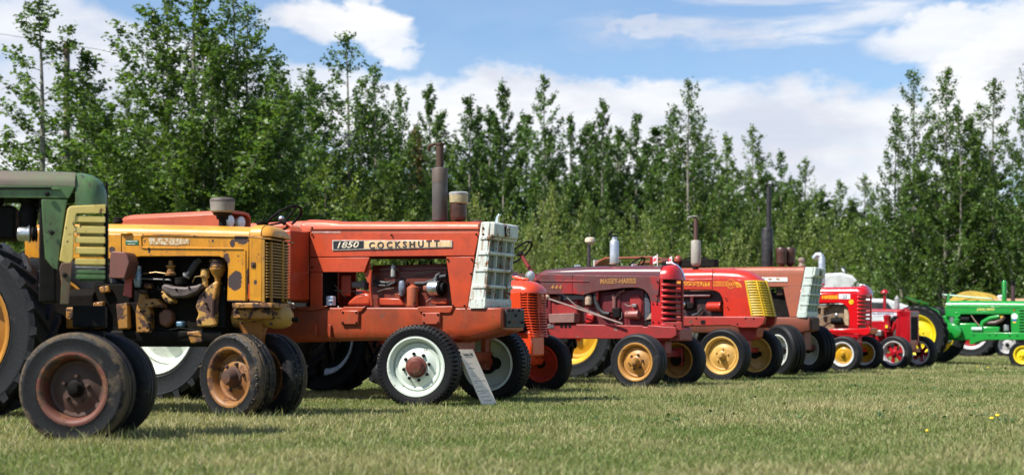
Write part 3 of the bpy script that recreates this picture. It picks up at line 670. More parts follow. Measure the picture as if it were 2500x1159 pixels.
for i, (px, top, hw, s, kind, lab) in enumerate((
    (800, 405, 150, 84, 'willow', 'big round willow bush left of the 1850 exhaust stack'), (935, 440, 110, 82, 'willow', 'olive willow bush right behind the hood of the 1850 tractor'),
    (660, 440, 100, 80, 'dark_shrub', 'dark bush behind the black steering wheel'), (560, 400, 120, 86, 'dark_shrub', 'dark bush behind the yellow tractor air cleaner'), (400, 430, 120, 86, 'willow', 'bush behind the orange fender over the yellow tractor'),
    (290, 450, 110, 84, 'dark_shrub', 'bush right of the green tractor nose'), (170, 480, 110, 80, 'dark_shrub', 'dark bush behind the green tractor hood'), (30, 470, 110, 80, 'willow', 'bush low at the left edge behind the green tractor'),
    (1060, 470, 90, 76, 'dark_shrub', 'dark bush behind the 1850 air cleaner'), (1165, 490, 90, 74, 'shrub', 'bush above the white 1850 grille'), (1240, 520, 80, 76, 'willow', 'low bush right of the white 1850 grille'),
    (1345, 468, 95, 72, 'shrub', 'pale yellowish bush left of the maroon tractor air stack'), (1440, 490, 90, 66, 'dark_shrub', 'bush behind the tan capped air stack'), (1540, 500, 90, 64, 'willow', 'bush behind the silver muffler of the maroon tractor'),
    (1640, 480, 90, 62, 'dark_shrub', 'dark bush left of the cream muffler'), (1740, 470, 95, 60, 'willow', 'bush between the cream muffler and the black exhaust'), (1830, 520, 90, 60, 'dark_shrub', 'bush left of the black exhaust'),
    (1935, 500, 100, 56, 'willow', 'bush behind the twin brown air cleaners'), (2030, 530, 100, 54, 'willow', 'bush behind the white truck'), (2125, 540, 110, 58, 'dark_shrub', 'bush above the small red tractor'),
    (2215, 560, 100, 62, 'dark_shrub', 'bush above the green tractor seat'), (2310, 555, 110, 60, 'willow', 'bush above the green tractor steering wheel'), (2410, 580, 100, 62, 'shrub', 'pale bush behind the green exhaust stack'), (2500, 590, 90, 62, 'dark_shrub', 'bush at the right edge behind the green tractor'),
    (1110, 560, 80, 84, 'shrub', 'low pale bush just right of the 1850 air cleaner foot'), (1290, 560, 80, 80, 'shrub', 'low pale bush above the maroon tractor steering wheel'), (1400, 575, 80, 76, 'willow', 'low bush left of the tan capped air stack'),
    (1590, 575, 80, 72, 'shrub', 'low pale bush over the two little flags'), (1690, 585, 80, 70, 'willow', 'low bush left of the cream muffler foot'), (1790, 575, 80, 68, 'shrub', 'low pale bush left of the black exhaust foot'),
    (1985, 590, 80, 53, 'shrub', 'low pale bush right of the twin brown air cleaners'), (2080, 600, 80, 53, 'willow', 'low bush right of the silver elbow exhaust'), (2180, 620, 80, 60, 'shrub', 'low pale bush right of the mushroom capped stack'),
    (2270, 630, 80, 66, 'willow', 'low bush behind the green tractor seat'), (2360, 635, 80, 66, 'dark_shrub', 'low bush behind the yellow fenders'), (2450, 640, 80, 66, 'shrub', 'low pale bush between the two stacks of the green tractor'), (720, 520, 90, 84, 'willow', 'low bush behind the orange cowl'), (880, 530, 90, 84, 'shrub', 'low pale bush over the middle of the 1850 hood'), (250, 560, 90, 88, 'willow', 'low bush between the green nose and the yellow hood'))):
    tree(kind, px, top, hw, s, lab, 'bush', 'bush', LOW)
def woodland():
    """the depth of the wood beyond the trees one can tell apart: trunks and leaves as one mass"""
    r = np.random.default_rng(3); n = 130000
    px = r.random(n)*2900-200; s = 44-8*r.random(n); top = np.interp(px, [-200, 300, 700, 1000, 1400, 1700, 2000, 2150, 2300, 2700], [560, 480, 380, 400, 420, 430, 500, 560, 480, 480])
    zt = (HZ-top)/44+CH; z = zt*(1-r.random(n)**1.3*.98)+r.normal(0, .25, n); ok = z > .05
    pts = np.stack([(px-CX)/s, F/s, z], 1)[ok]
    # bunch the leaves into sprays
    ctr = pts[::26]; k = len(ctr); pts = np.repeat(ctr, 26, 0)+r.normal(0, .30, (k*26, 3))*np.array([1.2, 1, .8])
    lv = leaves(pts, None, .19, (.085, .145, .04), 5)
    tag(mesh_np('woodland', *lv[:3], LEAFM, lv[3]), 'deep dark green mass of leaves far inside the wood', 'woodland', kind='stuff')
woodland()
# utility pole and its wire
p = world_at(163, 105, 92); e = tag(empty('utility_pole', (p.x, p.y, 0)), 'weathered grey wooden utility pole among the leaves at left', 'pole')
MB().cyl((0, 0, 0), (0, 0, p.z), .10, .08, 14).build('post', simple('weathered_pole', (.20, .17, .14), .9, var=.4, scale=6, bump=.6), e)
MB().box(-.06, .06, -.16, -.08, p.z-.35, p.z-.1).build('bracket', RUSTY, e)
w0, w1 = world_at(-300, 55, 70), world_at(700, 236, 100)
pts = [world_at(-300, 55, 92), world_at(0, 83, 92), p+Vector((0, -.05, -.05))]
pts2 = [p+Vector((0, -.05, -.05)), world_at(240, 121, 92), world_at(330, 142, 92), world_at(480, 185, 92), world_at(640, 236, 92)]
MB().tube(pts, .006, 5).tube(pts2, .006, 5).build('overhead_wire', BLACK); tag(bpy.data.objects['overhead_wire'], 'thin overhead wire running down from the utility pole', 'wire')
# ------------------------------------------------------------------ tractors
def hood_top(T, name, pts_top, seam, v, mat, hw=None, p=2.8, parent=None, bevel=0):
    """rounded sheet-metal hood between two seams: stations from traced top line and shoulder line"""
    hw = hw or v; rr = []
    for (px, pyt, pys) in pts_top:
        x, zs = T.P(px, pys, v); zt = T.P(px, pyt, v*.55)[1]
        rr.append(arch(x, hw, zs, zt, 16, p))
    return T.part(name, MB().rings(rr), mat, bevel, parent)
def far_side(T, name, pts, v, mat, th=.012): return T.part(name, MB().prism(T.L(pts, v), v-th, v), mat, .004)
def slats(T, parent, name, n, f, mat, bevel=.002):
    for i in range(n): T.part(name, f(i), mat, bevel, parent)
def cap_flap(T, px0, py0, px1, py1, v, mat, name='rain_cap', parent=None):
    """hinged rain cap with its counterweight arm"""
    (x0, z0), (x1, z1) = T.P(px0, py0, v), T.P(px1, py1, v); w = .04
    xm = x0+(x1-x0)*.42
    m = MB().prism([(x1+.012, z0), (x1+.012, z0-.010), (xm, z0-.012), (xm, z0)], -v-w, -v+w).prism([(xm, z0-.001), (xm, z0-.016), (x0+.025, z0-.03), (x0+.018, z1), (x0, z1+.008), (x0+.012, z0-.012), (x0+.03, z0-.004)], -v-w*.45, -v+w*.45)
    return T.part(name, m, mat, .003, parent)

# ---- 1. green tractor at the left edge
T = Tractor((-2.66, 8.93), .17, -13, 'worn green tractor with yellow slatted nose and rusty front wheels at the left edge')
v = .20
d_ = lambda *pts: [T.P(a, b, v)+(rx, rz) for a, b, rx, rz in pts]
GRN = paint('worn_green_paint', (.070, .150, .048), rust=.55, rough=.38, fade=(.10, .17, .065), streak=.4, grime=.55, patches=(), rustc=(.030, .024, .022), rust2=(.06, .035, .028), speck=.5)
GRNT = paint('sun_bleached_green_top', (.12, .15, .075), rust=.35, rough=.5, fade=(.15, .105, .085), rustc=(.075, .055, .05), rust2=(.10, .075, .065))
YEL1 = paint('worn_pale_yellow_paint', (.62, .47, .12), rust=.45, rough=.5, fade=(.66, .52, .17), speck=.5, rustc=(.05, .022, .015))
BRN = paint('rust_brown_bracket', (.10, .035, .025), rust=.4, rough=.7, fade=(.075, .03, .025))
hood_top(T, 'hood', [(-260, 410, 450), (0, 413, 452), (170, 417, 454), (183, 419, 455)], None, v, GRNT, p=2.4)
T.panel('hood_side', [(-260, 450), (183, 455), (176, 470), (168, 484), (-260, 480)], v+.004, GRN, .012)
far_side(T, 'hood_side', [(-260, 450), (183, 455), (168, 484), (-260, 480)], v+.004, GRN)
T.part('hood_rib', MB().prism(T.L([(-260, 457), (128, 457), (128, 462), (-260, 462)], v+.01), -v-.014, -v), BLACK, .002)
T.part('hood_bead', MB().prism(T.L([(126, 458.5), (147, 460), (147, 464), (126, 463)], v+.01), -v-.016, -v), GRN, .003)
rr = []
for px, top, bot in ((184, 419, 502), (200, 420, 502), (222, 425, 502), (238, 434, 502), (250, 447, 501), (256, 462, 500), (258.5, 478, 499)):
    x, zb = T.P(px, bot, v); zt = T.P(px, top, v*.55)[1]; q = 1 if px < 225 else 1-.45*((px-225)/33.5)**2
    rr.append([(x, y*q if abs(y) < 9 else y, z) for (x, y, z) in arch(x, v+.006, zb, zt, 16, 2.8)])
nose = T.part('nose', MB().rings(rr), GRN, .003)
T.panel('side_panel', [(101, 486), (165, 487), (160, 507), (152, 560), (144, 620), (141, 659), (128, 654), (110, 630), (105, 560)], v+.002, GRN, .012)
far_side(T, 'side_panel', [(101, 486), (165, 487), (152, 560), (141, 659), (110, 630)], v, GRN)
# grille: frame bar, slats wrapping round to the far side
gr = empty('grille', parent=T.e)
T.panel('grille_frame', [(165, 510), (172, 503), (258, 499), (258, 521), (187, 521), (184, 530), (180, 590), (178, 632), (172, 642), (160, 642), (145, 636), (147, 622), (155, 570)], v+.012, YEL1, .016, parent=gr)
def yslat(y0, y1, sg, a=183, b=257):
    (x0, z0), (x1, z1) = T.P(a, y0, v), T.P(b, y1, v)
    return MB().prism([(x0, z0), (x1, z0), (x1, z1), (x0, z1)], -sg*v-.007, -sg*v+.007)
for i, (a, b) in enumerate(((527, 543), (552, 570), (578, 594), (603, 620), (631, 646), (659, 668), (670, 681))):
    for sg in (1, -1): T.part('slat', yslat(a, b, sg), YEL1 if i < 5 else GRN, .003, gr)
T.part('chrome_rod', yslat(650, 655, 1), STEEL, .002, gr)
x0, z0 = T.P(255, 440, .1); x1, z1 = T.P(259, 690, .1)
T.part('nose_strip', MB().box(x0+.0, x1+.006, -.035, .035, z1, z0).box(x0, x1, -v-.004, -v+.02, T.P(257, 690, v)[1], T.P(257, 500, v)[1]).box(x0, x1, v-.02, v+.004, z1, T.P(257, 500, v)[1]), BLACK, .004, gr)
T.panel('grille_bracket', [(150, 642), (178, 640), (174, 670), (168, 743), (147, 742), (150, 690), (145, 655)], v+.016, paint('bracket_half_green', (.10, .042, .032), rust=.3, rough=.6, fade=(.07, .12, .04), patches=[], streak=.3), .014)
bolt_row(T, [(127, 568), (115, 474), (158, 671)], v+.016, DARK, .016)
xr, zr = T.P(102, 490, 0); xq, zq = T.P(140, 720, 0)
T.part('radiator', MB().box(xr, xr+.10, -.19, .19, zq-.05, zr), DARK, .01)
# engine top seen under the hood, alternator with fan
a, b = T.P(40, 570, v-.03); c, d = T.P(66, 570, v-.03)
T.part('alternator', MB().lathe([(.02, 0), (.030, .003), (.042, .01), (.045, .02), (.045, .065), (.055, .068), (.055, .078), (.04, .085), (.02, .085)], (a, -v+.06, b), (1, 0, 0), 20), ALU)
T.part('fan_belt_pulley', MB().lathe([(.02, 0), (.045, 0), (.05, .01), (.035, .016), (.05, .022), (.045, .03), (.02, .03)], (a+.09, -v+.06, b), (1, 0, 0), 20), BLACK)
xe, ze = T.P(-60, 500, .1); xf, zf = T.P(38, 585, .1)
T.part('engine_head', MB().box(xe, xf, -.12, .14, zf, ze).cyl(((xe+xf)/2, -.08, ze), ((xe+xf)/2, -.08, ze+.06), .05), DARK, .02)
xe2, ze2 = T.P(56, 488, .1); xf2, _ = T.P(80, 560, .1)
T.part('thermostat_housing', MB().lathe([(.05, 0), (.06, .1), (.045, .16), (.07, .2), (.07, .26)], ((xe2+xf2)/2, -.08, T.P(70, 560, .1)[1]), (0, 0, 1), 14).tube([((xe2+xf2)/2, -.08, ze2-.03), (xf2+.1, -.08, ze2-.03), (xr+.03, -.05, ze2-.05)], .03), DARK)
T.part('bell_pedestal', MB().rings([[(x, y, z) for x, y in ((-.09, -.09), (.09, -.09), (.09, .09), (-.09, .09))] for z in (.40, .62, .70)]).cyl((0, 0, .2), (0, 0, .5), .07), BLACK, .012)
T.part('frame_rail', MB().box(-.10, .10, -.12, .12, .72, .86), BLACK, .012)
RIM1 = paint('rusty_red_rim', (.125, .028, .016), rust=.9, rough=.6, fade=(.13, .05, .03), rustc=(.05, .03, .02), speck=.6); DISC1 = paint('rust_dark_disc', (.055, .03, .022), rust=.5, rough=.75, fade=(.075, .035, .022), rust2=(.12, .05, .03))
front_pair(T, .20, .352, .218, .19, TYRE_M, RIM1, DARK, yaw=-18, style='rib', disc=DISC1, nuts=5, nutmat=RUSTY, dish=-.05, hublen=.30, hubr=.20)
T.part('front_axle', MB().cyl((0, -.12, .335), (0, .12, .335), .05), DARK)

# ---- 2. yellow tractor
T = Tractor((-2.13, 11.35), .18, 12, 'rust chipped yellow tractor with grey air cleaner bowl and muddy twin front wheels')
v = .25; d_ = lambda *pts: [T.P(a, b, v)+(rx, rz) for a, b, rx, rz in pts]
YP = d_((575, 686, .06, .075), (592, 583, .065, .05), (568, 594, .022, .03), (553, 632, .03, .05), (606, 690, .014, .12), (624, 689, .014, .02), (520, 588, .012, .02), (365, 612, .012, .025), (560, 737, .3, .014), (480, 571, .45, .009), (300, 558, .05, .03), (335, 556, .02, .025), (275, 610, .03, .03), (600, 578, .06, .014), (440, 627, .3, .008))
YEL = paint('chipped_yellow_paint', (.60, .255, .006), rust=.36, rough=.36, streak=.25, fade=(.50, .20, .010), patches=YP, rustc=(.042, .026, .026), rust2=(.065, .035, .028), speck=.45, grime=.5)
YELT = paint('faded_yellow_top', (.64, .30, .04), rust=.34, rough=.42, fade=(.55, .22, .02), rustc=(.06, .04, .035), rust2=(.12, .05, .03), speck=.3)
YELG = paint('greasy_yellow_casting', (.34, .15, .018), rust=.9, rough=.5, fade=(.30, .14, .03), grime=.6, rustc=(.035, .018, .014), rust2=(.09, .035, .02), speck=.4)
YELC = paint('pale_yellow_casting', (.44, .23, .04), rust=.9, rough=.5, fade=(.42, .24, .06), rustc=(.06, .03, .025), rust2=(.10, .05, .035), speck=.4)
hood_top(T, 'hood', [(60, 546, 566), (265, 545, 570), (330, 546, 571), (480, 549, 573), (560, 551, 575), (608, 553, 577)], None, v, YELT, p=2.5)
T.panel('hood_side', [(60, 566), (265, 570), (608, 577), (604, 736), (554, 736), (556.5, 655), (554, 640), (547, 631), (535, 626), (345, 626), (330, 628), (316, 630), (260, 632), (60, 630)], v+.003, YEL, .012, .006)
far_side(T, 'hood_side', [(60, 566), (265, 570), (608, 577), (604, 736), (554, 736), (556, 640), (535, 626), (345, 626), (60, 630)], v, YEL)
bead = lambda pts, r=.007: MB().tube([(x, -v-.006, z) for x, z in T.L(pts, v)], r, 6)
T.part('hood_bead', bead([(346, 603), (345, 578), (350, 574), (470, 575.5), (604, 578)]), YEL)
T.part('hood_bead', bead([(346, 603), (352, 605), (470, 606), (594, 607), (599, 611), (599, 733)]), YEL)
T.part('panel_seam', MB().prism(T.L([(296, 570), (297.4, 570), (297.4, 631), (296, 631)], v), -v-.0055, -v), DARK)
T.part('hood_latch', MB().ell((T.X(310, v), -v-.01, T.Z(310, 570, v)), .05, .022, .014, 12, 8), YEL)
m, N, b = base_mat('worn_white_decal'); tc = N.new('ShaderNodeTexCoord').outputs['Object']
n = N.noise(N.map(tc, (70, 8, 26)), 1.0, 5, .7); N.put(b, 'Base Color', N.mix(N.ramp(n, .46, .54), (.55, .46, .32), (.34, .17, .04))); N.put(b, 'Roughness', .6); DEC = m
T.panel('name_decal', [(364, 580), (440, 582), (462, 584), (462, 596), (430, 598), (364, 597)], v+.0065, DEC, .003, 0)
T.panel('green_sticker', [(306, 585.5), (338, 586), (338, 598), (306, 597)], v+.0065, simple('green_sticker', (.01, .09, .03), .4), .003, 0)
m = MB()
for a, b, c, d in ((308, 336, 588, 590), (312, 331, 594.5, 596)): m.prism(T.L([(a, c), (b, c), (b, d), (a, d)], v), -v-.0075, -v-.006)
T.part('sticker_print', m, simple('white_print', (.5, .55, .5), .5))
# radiator shell with louvred front
xs, zt = T.P(608, 577, v); xe, _ = T.P(640, 577, v); zb = T.Z(620, 738, v); zc = T.Z(625, 547, .14); xf = xe+.075
sh = empty('radiator_shell', parent=T.e)
T.part('shell_side', MB().box(xs+.003, xe, -v-.004, -v+.02, zb, zt).box(xs+.003, xe, v-.02, v+.004, zb, zt), YEL, .006, sh)
T.part('shell_cap', MB().rings([arch(x, hwq, zt, zt+(zc-zt)*q, 16, 2.8) for x, hwq, q in ((xs+.004, v, .97), (xs+.1, v, 1), (xe-.02, v*.98, .97), (xe+.03, v*.93, .82), (xe+.062, v*.84, .5), (xe+.075, v*.78, .15))]), YELT, .004, sh)
T.part('cap_trim', MB().prism([(xs, zt-.008), (xf+.004, zt-.03), (xf+.004, zt-.018), (xs, zt+.006)], -v-.006, v+.006), YELG, .003, sh)
hwf = v*.72
def fslat(i):
    z = zb+.03+(zt-zb-.075)*(i+.5)/19; q = .018; m = MB()
    ring = [(xe-.005, -v+.004), (xe+.03, -v*.96), (xe+.06, -hwf), (xe+.068, -hwf*.6), (xe+.070, 0), (xe+.068, hwf*.6), (xe+.06, hwf), (xe+.03, v*.96), (xe-.005, v-.004)]
    m.rings([[(x, y, z-.004), (x+.008, y*1.01, z+.0), (x+.004, y, z+.009), (x-.008, y*.97, z+.007)] for x, y in ring]); return m
YELL = paint('dusty_yellow_louver', (.42, .20, .02), rust=.2, rough=.5, speck=.5)
slats(T, sh, 'louver', 19, fslat, YELL, 0)
T.part('louver_post', MB().tube([(xe+.072, 0, zb+.01), (xe+.076, 0, zt-.02)], .012, 6).box(xe-.003, xe+.022, -v-.002, -v+.012, zb, zt-.02).box(xe-.003, xe+.022, v-.012, v+.002, zb, zt-.02).box(xe+.045, xe+.062, -hwf-.022, -hwf+.0, zb, zt-.04), YELL, .003, sh)
T.part('radiator_core', MB().box(xs+.03, xe-.012, -v+.03, v-.03, zb, zt), BLACK, 0, sh)
T.part('shell_sill', MB().box(xs-.14, xe+.09, -v-.012, v+.012, zb-.045, zb-.002), YELG, .008, sh)
T.part('latch_plate', MB().box(T.X(614, v), T.X(624, v), -v-.012, -v, T.Z(619, 653, v), T.Z(619, 640, v)).box(T.X(617, v), T.X(621, v), -v-.02, -v, T.Z(619, 649, v), T.Z(619, 644, v)), RUSTY, .003, sh)
T.up('radiator_cap', [(11, 552), (11, 547), (14, 546), (14, 541), (12, 540), (1, 539.5)], 638, .06, DARK)
T.up('fuel_cap', [(9, 548), (9, 545), (12, 543), (12, 538), (10, 536), (11, 533), (9, 531), (1, 530)], 288, .05, DARK)
BOWL = simple('grey_plastic_bowl', (.21, .185, .155), .5, var=.2, scale=8)
pc = T.up('air_precleaner', [(8, 556), (8, 536), (12, 534), (12, 529), (14, 524), (21, 521.5), (24, 519), (28.5, 516), (29.5, 500), (30, 494), (30, 490), (29, 488), (27, 485), (20, 483.5), (1, 483)], 543, .06, BOWL, 28)
T.up('bowl_lid', [(29.5, 494), (30.5, 493), (30.5, 489), (29, 486), (24, 483.5), (1, 482.5)], 543, .06, simple('brown_lid', (.085, .065, .055), .6), 28, pc)
T.up('air_stem', [(10.5, 562), (9, 556), (9, 536), (14, 535), (15, 527), (22, 524), (24, 520)], 543, .06, DARK)
# engine and castings
x0, z0 = T.P(318, 640, .12); x1, z1 = T.P(548, 812, .12)
T.part('engine_block', MB().box(x0, x1+.04, -.12, .16, z1, z0+.05), simple('shaded_oily_block', (.006, .0045, .0032), .8, var=.7, scale=10, spec=.12), .015)  # near-black tone also paints in the shade under the hood side
T.part('oil_pan', MB().rings([[(x, -.14*q, zz) for x in ()] or [(xx, y, zz) for xx, y in ((x0-.2, -.14*q), (x1+.0, -.14*q), (x1+.0, .14*q), (x0-.2, .14*q))] for zz, q in ((z1+.02, 1.2), (z1-.06, 1.15), (T.Z(430, 846, .12), .9))]), DARK, .02)
def block(name, pts, va, vb, mat, bevel=.012): return T.part(name, MB().prism(T.L(pts, va), -va, -vb), mat, bevel)
block('exhaust_manifold', [(392, 697), (402, 692), (420, 698), (450, 700), (478, 696), (490, 690), (494, 700), (480, 716), (450, 726), (420, 727), (404, 718), (394, 708)], .23, .10, simple('burnt_manifold', (.075, .055, .05), .6, .2, var=.5, scale=14, bump=.6), .022)
block('manifold_casting', [(391, 708), (404, 718), (420, 728), (424, 738), (408, 742), (394, 728)], .21, .1, YELC, .02)
block('timing_cover', [(484, 722), (505, 700), (528, 684), (534, 690), (531, 730), (529, 760), (527, 792), (520, 797), (480, 797), (478, 780), (484, 765), (476, 748)], .20, .10, YELC, .018)
T.part('cover_rib', MB().tube([T.P(533, 690, .2)[0:1]+(-.205,)+T.P(533, 690, .2)[1:], T.P(522, 735, .2)[0:1]+(-.212,)+T.P(522, 735, .2)[1:], T.P(520, 770, .2)[0:1]+(-.208,)+T.P(520, 770, .2)[1:], T.P(528, 790, .2)[0:1]+(-.205,)+T.P(528, 790, .2)[1:]], .016, 8), YELG)
bolt_row(T, [(502, 740), (507, 752), (486, 783), (524, 783), (497, 718)], .206, DARK, .011)
block('fan_shroud', [(524, 700), (532, 694), (545, 694), (551, 700), (550, 800), (531, 800), (524, 770)], .16, .05, BLACK, .012)
k_ = T.k(532, .15)
T.up('oil_cap_breather', [(20, 640), (20, 634), (17, 633), (19, 644), (19, 648), (20, 649), (20, 652), (18, 653), (20, 655), (20, 658), (19, 660), (15, 668), (8, 678), (7, 690)], 532, .17, YELG)
T.up('filler_neck', [(7, 700), (7, 680), (11, 676), (11, 660), (10, 657), (1, 656)], 501, .16, YELC)
block('frame_bracket', [(226, 738), (250, 735), (252, 800), (228, 802)], .21, .15, YELG); block('frame_bracket', [(282, 742), (310, 738), (314, 802), (288, 804)], .21, .15, YELG); block('clutch_lever', [(240, 700), (262, 696), (268, 712), (244, 716)], .2, .16, YELG); block('valve_cover', [(350, 690), (368, 692), (368, 704), (350, 704)], .18, .1, YELG); block('side_plate', [(340, 712), (350, 716), (366, 762), (366, 812), (332, 812), (330, 760)], .2, .1, YELG, .012)
block('gear_cover', [(338, 748), (352, 730), (378, 728), (395, 742), (398, 752), (385, 748), (368, 750), (340, 752)], .21, .12, YELG, .012)
block('starter', [(385, 765), (402, 752), (418, 760), (420, 785), (405, 800), (388, 792)], .19, .1, paint('rusty_starter', (.16, .06, .025), rust=.4, rough=.6), .02)
block('lower_cover', [(455, 810), (490, 806), (495, 835), (465, 838)], .17, .1, YELG, .01)
T.up('carburetor', [(14, 672), (14, 666), (10, 664), (8, 655), (12, 651), (12, 648), (6, 646), (5, 636)], 417, .17, YELG)
T.up('carburetor_bowl', [(4, 695), (14, 694), (16, 688), (15, 682), (16, 681), (16, 678), (6, 677)], 443, .17, DARK)
T.part('intake_hose', MB().tube([T.P(*q, .16)[0:1]+(-.16,)+T.P(*q, .16)[1:] for q in ((452, 676), (462, 668), (470, 655), (480, 640), (492, 632))], .03, 10), HOSE)
T.part('hose_clamp', MB().lathe([(.033, -.008), (.036, -.008), (.036, .008), (.033, .008)], (T.P(456, 672, .16)[0], -.16, T.P(456, 672, .16)[1]), (1, 0, 1), 14), STEEL)
T.part('throttle_rod', MB().tube([T.P(345, 680, .19)[0:1]+(-.19,)+T.P(345, 680, .19)[1:], T.P(418, 683, .19)[0:1]+(-.19,)+T.P(418, 683, .19)[1:]], .006, 6), STEEL)
T.up('sediment_bowl', [(2, 702), (7, 700), (9, 690), (9.5, 662), (8, 660), (9, 655), (9, 650), (4, 648)], 336, .2, simple('dirty_glass_bowl', (.28, .36, .42), .25, .3, var=.4))
block('solenoid', [(428, 784), (446, 784), (446, 798), (428, 798)], .18, .1, simple('blue_grey_solenoid', (.10, .18, .25), .5, .3))
TB = paint('dull_red_box', (.145, .045, .032), rust=.25, rough=.6, fade=(.10, .05, .042), speck=.4)
tb = block('tool_box', [(268, 622), (272, 613), (304, 615), (310, 622), (316, 640), (304, 680), (266, 679)], .44, .27, TB, .008)
MB().prism(T.L([(301, 720), (321, 726), (322, 680), (316, 648), (306, 682)], .34), -.345, -.33).build('box_flap', paint('bright_red_flap', (.34, .045, .03), rust=.1, rough=.5), tb)
block('frame_side', [(120, 735), (262, 735), (345, 738), (345, 800), (120, 800)], .15, .08, simple('shaded_oily_block', (1, 1, 1)), .012); block('belly_plate', [(160, 750), (215, 747), (215, 800), (160, 802)], .23, .2, YELG)
block('clutch_housing', [(225, 690), (318, 690), (318, 835), (225, 835)], .15, -.15, simple('shaded_oily_block', (1, 1, 1)), .02)
gearbox(T, -2.15, T.P(240, 760, .1)[0], simple('shaded_oily_block', (1, 1, 1)), .52, 1.05, .2)
rr = []
xa, za = T.P(556, 775, .14); xb, _ = T.P(690, 775, .14); zt_, zb_ = T.Z(600, 745, .14), T.Z(600, 802, .14); zc_ = (zt_+zb_)/2; hr = (zt_-zb_)/2
xe_ = xe+.16
T.part('front_bolster', MB().lathe([(.02, 0), (hr*.9, 0), (hr*.92, xe_*.0+.2), (hr*.82, .25), (hr*.86, .32), (hr*1.02, .36), (hr*1.02, .44), (hr*.8, .50), (hr*.45, .525), (.02, .53)], (xe_-.53, 0, zc_), (1, 0, 0), 24), YELC)
T.part('bolster_bracket', MB().box(xs-.16, xe+.05, -.2, .2, zc_-.02, zb-.04), YELG, .02)
T.part('crank_pin', MB().cyl((xe_-.02, 0, zc_-.02), (xe_+.05, 0, zc_-.02), .018), DARK)
T.part('bolster_boss', MB().lathe([(.05, 0), (.05, .04), (.03, .05), (.005, .05)], (xe-.0, -hr*.75, zc_+.05), (0, -1, .3), 14), RUSTY)
T.part('pedestal', MB().rings([[(x*q, y*q, z) for x, y in ((-.09, -.075), (.09, -.075), (.09, .075), (-.09, .075))] for z, q in ((zc_-.04, 1.25), (T.Z(652, 810, .1), .9), (.36, .75))]).cyl((0, 0, .28), (0, 0, .5), .05), paint('rusty_yellow_post', (.35, .13, .025), rust=.35, rough=.55, speck=.5), .01)
RIM2 = paint('rusty_gold_rim', (.26, .12, .028), rust=.8, rough=.55, fade=(.22, .09, .03), rustc=(.06, .028, .016), rust2=(.16, .06, .025), speck=.5)
front_pair(T, .18, .35, .232, .20, TYRE_M, RIM2, RUSTY, yaw=-23, style='rib', nuts=6, nutmat=RUSTY, dish=-.10, hublen=.45, hubr=.30, mud=True, seed=4)
T.part('front_axle', MB().cyl((0, -.14, .34), (0, .14, .34), .045), DARK)
RIMY = paint('orange_yellow_rim', (.42, .19, .015), rust=.2, rough=.5, fade=(.32, .13, .015), speck=.3)
rear_pair(T, -2.15, .68, .735, .475, .36, TYRE_G, RIMY, DARK, style='lug', nuts=8, dish=.10, hubr=.2)
T.part('rear_axle_housing', MB().box(-2.3, -1.96, -.45, .45, .58, .86), DARK, .03)
pan_seat(T, -2.55, 1.2, YEL)
steering_wheel(T, (-1.9, 0, 1.62), 45, .2, col_to=(-1.45, 0, 1.35))

for q in (((350, 668), (380, 664), (410, 668)), ((404, 700), (398, 680), (405, 665), (430, 668)), ((470, 690), (476, 676), (498, 672)), ((330, 705), (345, 716), (372, 712), (388, 700)), ((360, 812), (380, 800), (410, 805), (440, 800), (478, 805)), ((505, 660), (515, 650), (528, 648))):
    T.part('fuel_line', MB().tube([(T.P(a_, b_2, .2)[0], -.2, T.P(a_, b_2, .2)[1]) for a_, b_2 in q], .0045, 5), simple('brass_line', (.20, .13, .05), .45, .5) if q[0][0] in (350, 470) else BLACK)
bolt_row(T, [(396, 716), (430, 706), (462, 702), (344, 760), (360, 800), (341, 800), (372, 740), (575, 762), (590, 788), (612, 770), (572, 790)], .232, DARK, .010)
T.part('fan_belt', MB().torus((T.P(538, 745, .1)[0], 0, T.P(538, 745, .1)[1]), (1, 0, 0), .13, .012, 24, 6), BLACK)
for px_, py_ in ((640, 770), (676, 765), (664, 790)): T.part('grease_fitting', MB().lathe([(.014, 0), (.014, -.014), (.008, -.02), (.001, -.022)], (T.X(px_, .13), -.145, T.Z(px_, py_, .13)), (0, 1, 0), 8), RUSTY)

# ---- 3. orange 1850
T = Tractor((-.86, 13.25), .75, 26, 'orange tractor with 1850 name strip, white slotted grille and white front wheel')
v = .27
ORG = paint('orange_enamel', (.47, .055, .013), rust=-.1, rough=.38, fade=(.36, .046, .016), rustc=(.10, .03, .016), rust2=(.24, .06, .03), speck=.2, grime=.55, streak=.25)
ORGF = paint('faded_orange_enamel', (.47, .085, .03), rust=.0, rough=.42, fade=(.38, .068, .025), speck=.25, grime=.3, rustc=(.12, .04, .02))
ORGD = paint('oily_orange_casting', (.36, .050, .014), rust=.16, rough=.4, fade=(.20, .04, .016), speck=.35, grime=.65, rustc=(.06, .022, .014), streak=.35)
WHT = paint('rust_streaked_white_paint', (.56, .60, .55), rust=.55, rough=.5, fade=(.52, .56, .50), speck=.6, grime=.12, streak=.95, rustc=(.16, .07, .03), rust2=(.28, .13, .06))
hood_top(T, 'hood', [(737, 539, 565), (800, 541, 566), (950, 541.5, 566.5), (1100, 541, 567), (1166, 541.5, 567)], None, v, ORGF, p=4.2)
T.part('hood_lip', MB().prism(T.L([(757, 556), (1170, 555), (1170, 560), (757, 561)], v), -v-.012, v+.012), ORGF, .005)
hood_top(T, 'cowl', [(733, 540, 560), (745, 536, 560), (790, 537.5, 560), (824, 541, 560)], None, v*.98, ORGF, hw=v*.98, p=4)
T.panel('hood_side', [(757, 567), (1170, 567), (1164, 595), (1158, 624), (757, 627)], v, ORG, .014, .004)
far_side(T, 'hood_side', [(757, 567), (1170, 567), (1158, 624), (757, 627)], v, ORG)
T.panel('lower_panel', [(757, 629), (902, 628), (900, 634), (889, 664), (757, 664)], v+.004, ORG, .014)
